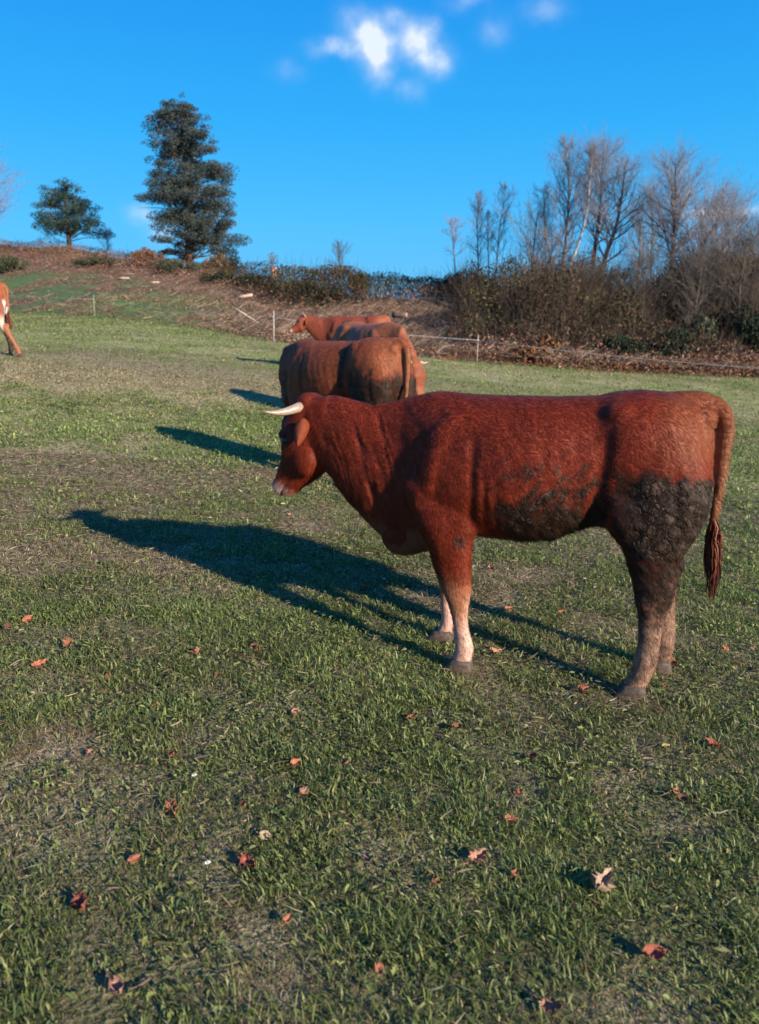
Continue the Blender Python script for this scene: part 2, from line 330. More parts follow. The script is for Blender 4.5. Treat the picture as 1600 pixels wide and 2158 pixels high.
    for k, L in (('nf', FRONT), ('ff', FRONT), ('nh', HIND), ('fh', HIND)):
        lo, hi, yc, th = legs[k]; bend = legs[k][4] if len(legs[k]) > 4 else 0
        zf = .62; q = 1 if yc > 0 else -1
        xb = (L[-1][1] + L[-1][2]) / 2 + lo
        wx = origin[0] + scale * (ca * xb - sa * yc); wy = origin[1] + scale * (sa * xb + ca * yc); dz = (tz(wx, wy) - origin[2]) / scale
        rr = []
        for (z, xf, xr, hw) in L:
            f = min(1, max(0, (zf - z) / zf)); sh = lo * f + hi * (1 - f) if z < zf else hi * max(0, 1 - (z - zf) / .3)
            sh += bend * math.sin(min(1, max(0, z / .62)) * math.pi)
            zz = z + dz * min(1, max(0, 1 - z / .7)); f_th = th if z < .5 else 1
            xc = (xf + xr) / 2 + sh; hx = abs(xf - xr) / 2 * f_th
            ycz = yc * (1.0 if z < .62 else 1.0 - .08 * min(1, (z - .62) / .3)); 
            rr.append(ring((xc, ycz, zz), Yv, Vector((1, 0, 0)), hw * (f_th if z < .5 else 1), hx, hx, 20, 2.15))
        mb.loft(rr)
        front = k in ('nf', 'ff')
        if front: mb.ell((-.085 + lo * .45 + hi * .55, yc, .385 + dz * .4), (.055 * th, .050, .06))
        else: mb.ell((-.94 + lo * .28 + hi * .72 + bend * .9, yc, .50 + dz * .3), (.030, .030, .045), (0, 20, 0))
        hoofs.append((xb, yc, dz, th))
    # tail root inside the body mesh
    tp = tail or [(-.90, 0, 1.185), (-1.01, 0, 1.192), (-1.092, .0, 1.165), (-1.125, .0, 1.09), (-1.122, 0, .98), (-1.118, 0, .84), (-1.108, 0, .72), (-1.11, 0, .66)]
    tpc = catmull(tp, 5); n_ = len(tpc)
    mb.tube(tpc, [.034 * (1 - i / n_) ** 1.3 + .0138 for i in range(n_)], 10)
    base = mb.me('cow_shell'); ob = bpy.data.objects.new('tmp', base); col.objects.link(ob)
    md = ob.modifiers.new('r', 'REMESH'); md.mode = 'VOXEL'; md.voxel_size = vox / scale; md.adaptivity = 0
    sm = ob.modifiers.new('s', 'SMOOTH'); sm.factor = .5; sm.iterations = max(3, int(.06 / vox))
    dg = bpy.context.evaluated_depsgraph_get(); body = bpy.data.meshes.new_from_object(ob.evaluated_get(dg))
    bpy.data.objects.remove(ob); body.name = 'body'
    n = len(body.vertices); V = np.empty(n * 3, np.float32); body.vertices.foreach_get('co', V); V = V.reshape(-1, 3).astype(float)
    Nn = np.empty(n * 3, np.float32); body.vertices.foreach_get('normal', Nn); Nn = Nn.reshape(-1, 3)
    x, y, z = V.T
    def nz3(sc_, off=0, px=1, pz=1):
        return vnoise(x * px + y * .7 + off, z * pz + y * .4, sc_, seed * 7 + int(off), 3) - .5
    side = np.clip(np.abs(y) / .10, 0, 1)
    d = np.zeros(n)
    # folds of the neck hanging down, strongest behind the jaw
    nk = sstep(.17, .32, x) * sstep(.66, .52, x) * sstep(1.14, 1.05, z) * sstep(.60, .75, z)
    ph = (x - (z - .9) * .30 + nz3(.3, 3) * .05)
    fold = np.abs(vnoise(ph, z * .10, .040, 3, 2) - .5) * 2
    d -= nk * (.009 if vox < .012 else .004) * (.3 + .9 * sstep(.35, .6, vnoise(x, z, .11, 13, 2))) * np.exp(-(fold / .16) ** 2)
    # crease behind the shoulder
    cx = -.135 - (z - .75) * .02 + (1.0 - z) * .04 * (z > .9)
    sh = sstep(.62, .70, z) * sstep(1.10, .98, z) * side
    d -= .012 * np.exp(-((x - cx) / .022) ** 2) * sh
    d -= .006 * np.exp(-((x - cx + .055) / .014) ** 2) * sh * sstep(.98, .85, z)
    d -= .005 * np.exp(-((x - cx + .10) / .014) ** 2) * sh * sstep(.92, .8, z)
    # ribs, hardly felt
    rb = sstep(-.15, -.25, x) * sstep(-.62, -.5, x) * sstep(.68, .8, z) * sstep(1.12, 1.0, z)
    d += rb * .0009 * np.sin((x - (z - .9) * .25) * 2 * math.pi / .07)
    # hollow of the flank, fold to the stifle
    d -= .014 * np.exp(-((x + .62) / .06) ** 2 - ((z - 1.08) / .085) ** 2) * side
    d -= .014 * np.exp(-((x + .645 + (z - .9) * .12) / .030) ** 2) * sstep(.66, .75, z) * sstep(1.15, 1.0, z) * side
    # muscles of the upper leg
    d += .006 * np.exp(-((x - .03 + (z - .9) * .25) / .03) ** 2) * sstep(.75, .85, z) * sstep(1.1, 1.0, z) * side
    d -= .006 * np.exp(-((x - .115 + (z - .9) * .15) / .028) ** 2) * sstep(.70, .80, z) * sstep(1.12, 1.0, z) * side
    d -= .007 * np.exp(-((x + .93 - (z - .8) * .1) / .02) ** 2) * sstep(.68, .74, z) * sstep(1.0, .9, z) * side
    d += nz3(.09, 11) * .007 * (z > .45) + nz3(.035, 17, 1, .6) * .004
    # tendons of the shanks
    lg = (z < .36)
    d -= .003 * lg * sstep(.02, .0, np.abs(np.abs(y) - .15) - .02)
    V2 = V + Nn * d[:, None]
    # distance along head
    rel = V - np.array(P0); ta = rel @ np.array(a); td = rel @ np.array(dr); tsd = rel @ np.array(s)
    ish = (ta > .0) & (td > -.24) & (np.abs(tsd) < .13) & (rel @ np.array(hh) > -.12) & (z > poll[2] - .55)
    mouth = ish * np.exp(-((td + .045 - (ta - .46) * .2) / .006) ** 2) * sstep(.375, .41, ta)
    V2 -= Nn * (mouth * .003)[:, None]
    nost = ish * np.exp(-(((ta - .462) / .012) ** 2 + ((td - .008) / .009) ** 2 + ((np.abs(tsd) - .036) / .014) ** 2))
    V2 -= Nn * (nost * .016)[:, None]
    socket = ish * np.exp(-(((ta - .185) / .020) ** 2 + ((td - .020) / .014) ** 2)) * (np.abs(tsd) > .05)
    V2 -= Nn * (socket * .008)[:, None]
    body.vertices.foreach_set('co', V2.astype(np.float32).ravel())
    # hide colours, with some light and crease shade painted in
    C = np.tile(np.array(coatc), (n, 1)); big = vnoise(x, z, .22, seed + 40, 3); fine = vnoise(x * 1.0, z * .45, .028, seed + 50, 3)
    C *= (.78 + .44 * big)[:, None]; C *= (.88 + .24 * fine)[:, None] * (.82 + .36 * vnoise(x * .6 + z * .9, (z * .6 - x * .9) * .25, .03, seed + 60, 3))[:, None]
    def mixc(c, wgt): 
        wgt = np.clip(wgt, 0, 1)[:, None]; C[:] = C * (1 - wgt) + np.array(c) * wgt
    mixc((.27, .085, .035), sstep(-.78, -1.0, x) * sstep(.9, 1.05, z) * .6)
    mixc((.34, .15, .075), (sstep(.50, .30, z) * (x > -.4)) * .75)             # lower front legs paler
    mixc((.68, .42, .34), sstep(.40, .27, z + (fine - .5) * .05) * (x > -.4) * sstep(.02, -.03, (x + .12 * (y > 0) - .01 * (y < 0)) - 0) * .9)  # sunlit back edge of the front shanks painted into the colour
    mixc((.58, .34, .27), sstep(.30, .20, z) * (x > -.4) * .55)
    mixc((.30, .17, .115), sstep(.52, .25, z) * (x < -.6) * .9)
    mixc((.30, .16, .08), sstep(.70, .58, z) * (np.abs(y) < .16) * (z > .45) * (Nn[:, 2] < -.3) * .35)
    mixc((.40, .17, .10), ish * sstep(.02, -.03, td) * sstep(-.12, -.16, td) * sstep(.42, .36, ta) * 0)
    mixc((.36, .17, .12), ish * sstep(.405, .45, ta + (fine - .5) * .03) * .9); mixc((.62, .40, .33), ish * np.clip(1.4 * np.exp(-(((ta - .448) / .030) ** 2 + ((td + .028) / .034) ** 2)), 0, 1) * .95)
    mixc((.10, .06, .055), ish * sstep(.45, .475, ta) * sstep(-.03, .0, td) * .6)
    mixc((.03, .015, .012), ish * np.clip(mouth + nost * 1.2, 0, 1))
    mixc((.12, .022, .012), ish * sstep(.05, .12, ta) * sstep(.35, .28, ta) * sstep(-.06, .0, td) * .45)
    mixc((.05, .02, .012), np.clip(socket, 0, 1))
    mixc((.09, .016, .009), nk * np.exp(-(fold / .16) ** 2) * .5)  # shade painted into the creases of the neck folds
    if colf: colf(C, x, y, z)
    mud = np.clip(mudf(x, y, z, Nn, fine, big), 0, 1) if mudf else np.zeros(n)
    lump = (vnoise(x * 1.0 + y * .4, z, .030, 91, 2) - .5) * .012 + (vnoise(x, z + y * .5, .012, 92, 2) - .5) * .006
    V2 += Nn * (lump * sstep(.5, .8, mud) * (z > .1))[:, None]; body.vertices.foreach_set('co', V2.astype(np.float32).ravel())
    tailm = (x < -1.085) & (np.abs(y) < .035) & (z > .60) | (x < -1.10); mud[tailm] = 0; C[tailm & (z < 1.12)] = np.array((.26, .095, .045))
    at = body.attributes.new('Col', 'FLOAT_COLOR', 'POINT'); c4 = np.ones((n, 4), np.float32); c4[:, :3] = C; at.data.foreach_set('color', c4.ravel())
    am = body.attributes.new('mud', 'FLOAT', 'POINT'); am.data.foreach_set('value', mud.astype(np.float32))  # mud mask; on the second cow it carries painted shade too
    body.polygons.foreach_set('use_smooth', np.ones(len(body.polygons), bool)); body.materials.clear(); body.update()
    bo = obj('body', body, M_HIDE, root)
    # horns
    for q in (1, -1):
        b0 = P0 + a * .02 + s * .062 * q + dr * .012
        hv = horn or (.205, .09, -.022)
        pts = []
        for i in range(9):
            t = i / 8; pts.append(b0 + s * (hv[0] * q * (t - .12 * t * t)) + hh * (hv[1] * (t * .75 + .25 * t * t)) + Z * (hv[2] * t + .012 * math.sin(t * 3.1) * -1 + .012 * t ** 3))
        hm = MB(); hm.tube(pts, [.0235, .0225, .0205, .018, .0153, .0125, .0092, .0058, .0022], 14)
        tt = np.repeat(np.arange(9) / 8, 14); tt = np.concatenate([tt, [0, 1]])
        hc = np.array((.33, .23, .175)) * (1 - sstep(.55, 1, tt))[:, None] + np.array((.16, .10, .08)) * sstep(.55, 1, tt)[:, None]
        obj('horn', hm.me('horn', True, hc), M_HORN, root)
    # ears: a cupped leaf
    if ears:
        for q in (1, -1):
            eb = P0 + a * .060 + s * .092 * q - dr * .050
            ev = (s * (.50 * q) - Z * .70 - hh * .10).normalized(); en = (s * .78 * q + Z * .30 - hh * .42); en = (en - ev * en.dot(ev)).normalized(); ew = ev.cross(en)
            V_ = []; F_ = []; Ce = []
            nu, nv = 9, 9
            for i in range(nu):
                t = i / (nu - 1); wd = .036 * (math.sin(math.pi * (t * .80 + .18)) ** .8) * (1 - .45 * t) + .003
                for j in range(nv):
                    v = j / (nv - 1) * 2 - 1
                    p = eb + ev * (.130 * t) + ew * (wd * v) + en * (.030 * (1 - v * v) * (1 - .5 * t)) + en * .006 * math.sin(t * 5)
                    V_.append(tuple(p)); Ce.append((.21, .045, .018) if abs(v) < .6 and t < .85 else (.20, .04, .016))
            for i in range(nu - 1):
                for j in range(nv - 1): F_.append((i * nv + j, i * nv + j + 1, (i + 1) * nv + j + 1, (i + 1) * nv + j))
            m0 = len(V_); V_ += [tuple(Vector(p) - en * .006) for p in V_]; Ce += [tuple(np.array(coatc) * 1.05)] * m0
            F_ += [tuple(m0 + k for k in reversed(f)) for f in F_]
            edge = [j for j in range(nv)] + [(i + 1) * nv - 1 for i in range(1, nu)] + [(nu - 1) * nv + j for j in range(nv - 2, -1, -1)] + [i * nv for i in range(nu - 2, 0, -1)]
            for k in range(len(edge)):
                e0, e1 = edge[k], edge[(k + 1) % len(edge)]; F_.append((e1, e0, e0 + m0, e1 + m0))
            obj('ear', mesh_np('ear', np.array(V_), np.array(F_), np.array(Ce), True), M_EAR, root)
        for q in (1, -1):
            em = MB(); em.ell(P0 + a * .196 + s * .082 * q + dr * .014, (.021, .021, .021)); obj('eye', em.me('eye'), M_EYE, root)
    # hooves: two claws each
    for (xb, yc, dz, th) in hoofs:
        hm = MB()
        for q in (-1, 1):
            y0 = yc + q * .023 * th
            rg = []
            for (zz, xf, xr, hw) in ((-.012, .098, -.052, .024), (.0, .096, -.052, .024), (.025, .075, -.05, .023), (.05, .052, -.044, .021), (.066, .042, -.036, .017)):
                rg.append(ring((xb + (xf + xr) / 2 * 1.0, y0 + q * .004, zz + dz), Yv, Vector((1, 0, 0)), hw, (xf - xr) / 2, (xf - xr) / 2, 14, 2.3))
            hm.loft(rg)
        obj('hoof', hm.me('hoof'), M_HOOF, root)
    # tail switch: long hairs
    te = Vector(tpc[-1]); r_ = random.Random(seed); sw = MB(); V_ = []; F_ = []; Cs = []
    ns = 420 if vox < .015 else 90
    for i in range(ns):
        an = r_.random() * 6.283; st = r_.random() * .10; ln = r_.uniform(.14, .27); wd = r_.uniform(.0018, .004) * (1 if vox < .015 else 3)
        rad = r_.uniform(.2, 1.0) * .026; p0 = te + Vector((math.cos(an) * .009, math.sin(an) * .009, .06 - st)); cshade = r_.uniform(.5, 1.25)
        kx = r_.uniform(-.008, .008); tw = r_.random() * 6.283; wv = Vector((math.cos(tw), math.sin(tw), 0)) * wd
        for k in range(6):
            t = k / 5; bul = math.sin(min(1, t * 1.05) * math.pi) ** .8
            p = p0 + Vector((math.cos(an) * rad * bul - .02 * t + kx * math.sin(t * 9), math.sin(an) * rad * bul, -ln * t))
            ww = wv * (1 - t * .75); V_ += [tuple(p - ww), tuple(p + ww)]; cc = np.array((.17, .04, .02)) * cshade; cc = cc * (1 - t * .5) + np.array((.03, .015, .01)) * t * .5; Cs += [tuple(cc)] * 2
            if k: b_ = len(V_) - 4; F_.append((b_, b_ + 1, b_ + 3, b_ + 2))
    obj('tail_switch', mesh_np('tail_switch', np.array(V_), np.array(F_), np.array(Cs)), M_HAIR, root)
    # short coat hairs lying down and back
    if hair:
        fn = len(body.polygons); fc = np.empty(fn * 3, np.float32); body.polygons.foreach_get('center', fc); fc = fc.reshape(-1, 3); fnm = np.empty(fn * 3, np.float32); body.polygons.foreach_get('normal', fnm); fnm = fnm.reshape(-1, 3)
        ar = np.empty(fn, np.float32); body.polygons.foreach_get('area', ar); vi = np.empty(fn, np.int32); body.polygons.foreach_get('loop_start', vi); lv = np.empty(len(body.loops), np.int32); body.loops.foreach_get('vertex_index', lv); v0 = lv[vi]
        rr = np.random.default_rng(seed); wgt = ar * (.35 + .65 * (fc[:, 2] > .42)); pick = rr.choice(fn, hair, p=wgt / wgt.sum())
        c = fc[pick] + rr.normal(0, vox * .35, (hair, 3)); nn = fnm[pick]; c -= nn * ((c - fc[pick]) * nn).sum(1)[:, None]
        fx = fc[pick]
        flow = np.stack([-.8 + 0 * fx[:, 0], 0 * fx[:, 0], -.45 - .5 * sstep(1.0, .7, fx[:, 2])], -1)
        hd = (fx[:, 0] > .56); flow[hd] = -np.array(a) * -1.0
        flow += rr.normal(0, .22, (hair, 3)) + (vnoise(fx[:, 0], fx[:, 2], .05, 5)[:, None] - .5) * np.array([0, 0, 1.4])
        flow -= nn * (flow * nn).sum(1)[:, None]; flow /= np.linalg.norm(flow, axis=1)[:, None] + 1e-6
        bel = sstep(.85, .65, fx[:, 2]) * (fx[:, 0] > -.6) * (fx[:, 0] < -.15); ln = (rr.uniform(.014, .028, hair) * (1 + .9 * bel))[:, None]
        lift = rr.uniform(.06, .26, hair)[:, None]; sdv = np.cross(flow, nn) * rr.uniform(.0005, .0010, hair)[:, None]
        tip = c + flow * ln + nn * ln * lift; mid = c + flow * ln * .5 + nn * ln * lift * .7
        Vh = np.stack([c - sdv, c + sdv, mid + sdv * .8, mid - sdv * .8, tip], 1).reshape(-1, 3); b5 = np.arange(hair)[:, None] * 5
        mu = sstep(.38, .6, mud[v0[pick]] + rr.normal(0, .08, hair))[:, None]; hc = C[v0[pick]] * rr.uniform(.8, 1.15, hair)[:, None]; hc = hc * (1 - mu) + np.array((.026, .013, .008)) * rr.uniform(.5, 1.6, hair)[:, None] * mu
        hc = np.repeat(hc * .9, 5, 0)
        obj('coat', mesh_np('coat', Vh, [b5 + np.array([[0, 1, 2, 3]]), b5 + np.array([[3, 2, 4]])], hc), M_HAIR, root)
    return root

def hide_mat():
    m = bpy.data.materials.new('hide'); m.use_nodes = True; t = m.node_tree; b = t.nodes['Principled BSDF']
    at = N(t, 'ShaderNodeAttribute', attribute_name='Col'); mu = N(t, 'ShaderNodeAttribute', attribute_name='mud'); co = N(t, 'ShaderNodeTexCoord')
    mp = N(t, 'ShaderNodeMapping'); mp.inputs['Scale'].default_value = (150, 150, 38); LK(t, co.outputs['Object'], mp.inputs[0])
    nz = N(t, 'ShaderNodeTexNoise'); nz.inputs['Scale'].default_value = 1; nz.inputs['Detail'].default_value = 4; nz.inputs['Distortion'].default_value = .8; LK(t, mp.outputs[0], nz.inputs['Vector'])
    mr = N(t, 'ShaderNodeMapRange'); LK(t, nz.outputs[0], mr.inputs[0]); mr.inputs[1].default_value = .3; mr.inputs[2].default_value = .7; mr.inputs[3].default_value = .80; mr.inputs[4].default_value = 1.2
    sc1 = N(t, 'ShaderNodeVectorMath', operation='SCALE'); LK(t, at.outputs['Color'], sc1.inputs[0]); LK(t, mr.outputs[0], sc1.inputs['Scale'])
    # caked mud: cracked plates
    vo = N(t, 'ShaderNodeTexVoronoi', feature='DISTANCE_TO_EDGE'); vo.inputs['Scale'].default_value = 23; wv = N(t, 'ShaderNodeTexNoise'); wv.inputs['Scale'].default_value = 18
    LK(t, co.outputs['Object'], wv.inputs['Vector']); vs = N(t, 'ShaderNodeVectorMath', operation='SCALE'); LK(t, wv.outputs['Color'], vs.inputs[0]); vs.inputs['Scale'].default_value = .045
    va = N(t, 'ShaderNodeVectorMath', operation='ADD'); LK(t, co.outputs['Object'], va.inputs[0]); LK(t, vs.outputs[0], va.inputs[1]); LK(t, va.outputs[0], vo.inputs['Vector'])
    vc = N(t, 'ShaderNodeTexVoronoi', feature='F1'); vc.inputs['Scale'].default_value = 23; LK(t, va.outputs[0], vc.inputs['Vector'])
    cr = N(t, 'ShaderNodeMapRange'); LK(t, vo.outputs[0], cr.inputs[0]); cr.inputs[1].default_value = .02; cr.inputs[2].default_value = .11
    pl = N(t, 'ShaderNodeMix', data_type='RGBA'); LK(t, cr.outputs[0], pl.inputs[0]); pl.inputs[6].default_value = (.010, .006, .004, 1); pl.inputs[7].default_value = (.070, .042, .028, 1)
    sv = N(t, 'ShaderNodeSeparateColor'); LK(t, vc.outputs['Color'], sv.inputs[0]); pm = N(t, 'ShaderNodeMapRange'); LK(t, sv.outputs[0], pm.inputs[0]); pm.inputs[3].default_value = .5; pm.inputs[4].default_value = 1.3
    ps = N(t, 'ShaderNodeVectorMath', operation='SCALE'); LK(t, pl.outputs[2], ps.inputs[0]); LK(t, pm.outputs[0], ps.inputs['Scale'])
    # threshold of mud and painted shade, broken by noise
    n2 = N(t, 'ShaderNodeTexNoise'); n2.inputs['Scale'].default_value = 20; n2.inputs['Detail'].default_value = 6; n2.inputs['Roughness'].default_value = .65; LK(t, co.outputs['Object'], n2.inputs['Vector'])
    th = math_n(t, 'ADD', mu.outputs['Fac'], math_n(t, 'MULTIPLY', math_n(t, 'SUBTRACT', n2.outputs[0], .5), 1.3))
    tm = N(t, 'ShaderNodeMapRange'); LK(t, th, tm.inputs[0]); tm.inputs[1].default_value = .34; tm.inputs[2].default_value = .70
    # thin mud and painted shade are dark and soft, thick mud is plated
    thick = N(t, 'ShaderNodeMapRange'); LK(t, mu.outputs['Fac'], thick.inputs[0]); thick.inputs[1].default_value = .72; thick.inputs[2].default_value = .86
    mc = N(t, 'ShaderNodeMix', data_type='RGBA'); LK(t, thick.outputs[0], mc.inputs[0]); mc.inputs[6].default_value = (.026, .011, .006, 1); LK(t, ps.outputs[0], mc.inputs[7])
    fc = N(t, 'ShaderNodeMix', data_type='RGBA'); LK(t, tm.outputs[0], fc.inputs[0]); LK(t, sc1.outputs[0], fc.inputs[6]); LK(t, mc.outputs[2], fc.inputs[7]); LK(t, fc.outputs[2], b.inputs['Base Color'])
    b1 = N(t, 'ShaderNodeBump'); b1.inputs['Strength'].default_value = .5; b1.inputs['Distance'].default_value = .004; LK(t, nz.outputs[0], b1.inputs['Height'])
    ph = math_n(t, 'MULTIPLY', math_n(t, 'MULTIPLY', cr.outputs[0], thick.outputs[0]), tm.outputs[0])
    b2 = N(t, 'ShaderNodeBump'); b2.inputs['Strength'].default_value = 1.0; b2.inputs['Distance'].default_value = .009; LK(t, ph, b2.inputs['Height']); LK(t, b1.outputs[0], b2.inputs['Normal']); LK(t, b2.outputs[0], b.inputs['Normal'])
    b.inputs['Roughness'].default_value = .62; b.inputs['Specular IOR Level'].default_value = .25; b.inputs['Sheen Weight'].default_value = .05; b.inputs['Sheen Tint'].default_value = (1, .45, .3, 1); b.inputs['Sheen Roughness'].default_value = .5
    return m
M_HIDE = hide_mat(); M_HAIR = vcol_mat('hair', .55, .18); M_EAR = vcol_mat('ear_skin', .7, .2, .2, .3, 40, .12); M_HORN = vcol_mat('horn', .35, .5, 0, .15, 60, .12)
M_EYE = plain_mat('eye', (.012, .008, .006), .08, .6, 10, .1, 0); M_HOOF = plain_mat('hoof', (.075, .050, .036), .6, .3, 60, .5, .6, .004)

def mud_main(x, y, z, n, fine, big):
    th = sstep(-.62, -.72, x + (fine - .5) * .06) * sstep(1.01, .87, z + (fine - .5) * .09 + (big - .5) * .08 - (x + .9) * .06) * sstep(.50, .62, z)
    m = th * (.68 + .32 * sstep(-.74, -.86, x + (fine - .5) * .06))
    m = np.maximum(m, sstep(-.64, -.7, x) * sstep(.66, .56, z) * (z > .20) * (.66 + .3 * (big - .5) - .2 * sstep(.42, .25, z)))
    bel = sstep(-.12, -.36, x) * (x > -.68) * sstep(1.06, .70, z + (fine - .5) * .12) ** .8 * .93
    stk = vnoise((x * .8 + z * .6), (z * .8 - x * .6) * .28, .018, 77, 2)
    m = np.maximum(m, bel + (stk - .5) * 1.25 * sstep(.02, .25, bel))
    m = np.maximum(m, .85 * np.exp(-((x + .085) / .028) ** 2 - ((z - .615) / .035) ** 2) * (y > 0))
    m = np.maximum(m, (.43 * sstep(-.6, -.7, x) * (z < .5)))
    return m
def mud_far(x, y, z, n, fine, big):
    m = sstep(-.60, -.72, x) * sstep(1.0, .82, z + (fine - .5) * .16 + (big - .5) * .3) * .8
    m = np.maximum(m, sstep(.2, -.2, x) * sstep(.88, .62, z + (fine - .5) * .1) * .72)
    return m * (.85 + .3 * (big - .5))

def mud_shade_two(x, y, z, n, fine, big):  # rump mud, plus shade painted on shoulder, lower flank and in bands
    m = sstep(-.58, -.70, x) * sstep(1.04, .86, z + (fine - .5) * .16 + (big - .5) * .30) * .82
    m = np.maximum(m, sstep(.0, .12, x) * sstep(1.10, .92, z + (big - .5) * .3) * .62)
    m = np.maximum(m, sstep(-.02, -.18, x) * sstep(.95, .70, z + (fine - .5) * .15) * .6)
    m = np.maximum(m, .72 * np.exp(-((x + .60 + (z - 1) * .15) / .055) ** 2) * sstep(1.19, 1.15, z))
    m = np.maximum(m, .66 * np.exp(-((x + .14) / .03) ** 2) * sstep(1.16, 1.10, z))
    return m * (.9 + .25 * (big - .5))
def lit_pale_legs(C, x, y, z):  # near hind leg painted pale as sunlit, white between the legs
    w_ = (np.clip(sstep(.72, .5, z) * (y > 0), 0, 1) * (x < -.5))[:, None]; C[:] = C * (1 - w_) + np.array((.55, .40, .32)) * w_
    w_ = (sstep(.16, .08, np.abs(y)) * sstep(.95, .85, z) * (x < -.6))[:, None]; C[:] = C * (1 - w_) + np.array((.75, .68, .62)) * w_
def dark_patch_three(x, y, z, n, fine, big):  # one dark patch on the side, drawn through the mud mask
    m = .9 * np.exp(-((x + .28) / .16) ** 4 - ((z - .90) / .24) ** 4)
    return m * (.9 + .3 * (big - .5))
DIR = lambda hx, hy: math.atan2(hy, hx)
cow('cow', 'nearest red-brown cow in full side view, thick dried mud caked on its thigh and belly', (.30, 3.47, .12), DIR(-.969, .246), 1.0, .0095, mudf=mud_main, hair=150000, seed=1)
G_COW = 'horned brown cows standing in the pasture'
bpy.data.objects['cow']['group'] = G_COW
COWS = True
if COWS:
    def place(name, label, x, y, h, sc_, **k):
        return cow(name, label, (x, y, tz(x, y)), h, sc_, **k)
    L2 = {'nf': (0, 0, .15, 1), 'ff': (.1, .03, -.15, .9), 'nh': (0, 0, .15, 1), 'fh': (-.1, -.03, -.15, .95)}
    # origin is under the fore feet: forward axis h, rump 1.09 behind
    h2 = Vector((-.75, .66)); c2 = Vector((-.31, 7.05)) + h2 * .42
    place('cow', 'large brown cow seen from behind, just beyond the neck of the nearest cow', c2.x, c2.y, DIR(*h2), 1.01, vox=.016, poll=(.34, -.10, .58), yaw=14, face=(.05, .40), down=True, hair=60000, mudf=mud_shade_two, legs=L2, seed=2, group=G_COW, coatc=(.20, .045, .016))
    h5 = Vector((.50, -.866)); c5 = Vector((.13, 10.35)) - h5 * .05
    place('cow', 'orange-brown cow with lowered head and pale horn, half hidden behind another cow', c5.x, c5.y, DIR(*h5), 1.14, vox=.018, poll=(.50, .03, .80), yaw=-10, face=(.14, .42), mudf=mud_far, legs=L2, seed=3, group=G_COW, horn=(.13, .04, .0), coatc=(.23, .070, .030))
    c3 = Vector((-.95, 18.2))
    place('cow', 'distant brown cow facing left with its head up, behind the other standing cows', c3.x, c3.y, DIR(-1, .12), 1.05, vox=.022, poll=(.66, 0, 1.20), yaw=-15, face=(.32, .26), mudf=dark_patch_three, legs=L2, seed=4, group=G_COW, coatc=(.17, .035, .016), horn=(.12, .06, .10))
    c4 = Vector((-6.15, 15.8))
    place('cow', 'walking brown cow cut off by the left edge, only its hind legs in view', c4.x - 2.15, c4.y, DIR(-1, .05), 1.06, vox=.02, poll=(.62, 0, 1.15), yaw=0, face=(.25, .35), mudf=lambda x, y, z, n, f, b: .42 * sstep(.3, .1, z) + .8 * (y < 0) * sstep(.75, .6, z), legs={'nf': (.15, .03, .15, 1), 'ff': (-.15, -.03, -.15, 1), 'nh': (-.52, -.10, .15, 1), 'fh': (-.20, 0, -.15, 1)}, seed=5, group=G_COW, colf=lit_pale_legs, coatc=(.20, .05, .025))  # the mask also darkens the legs on the far side
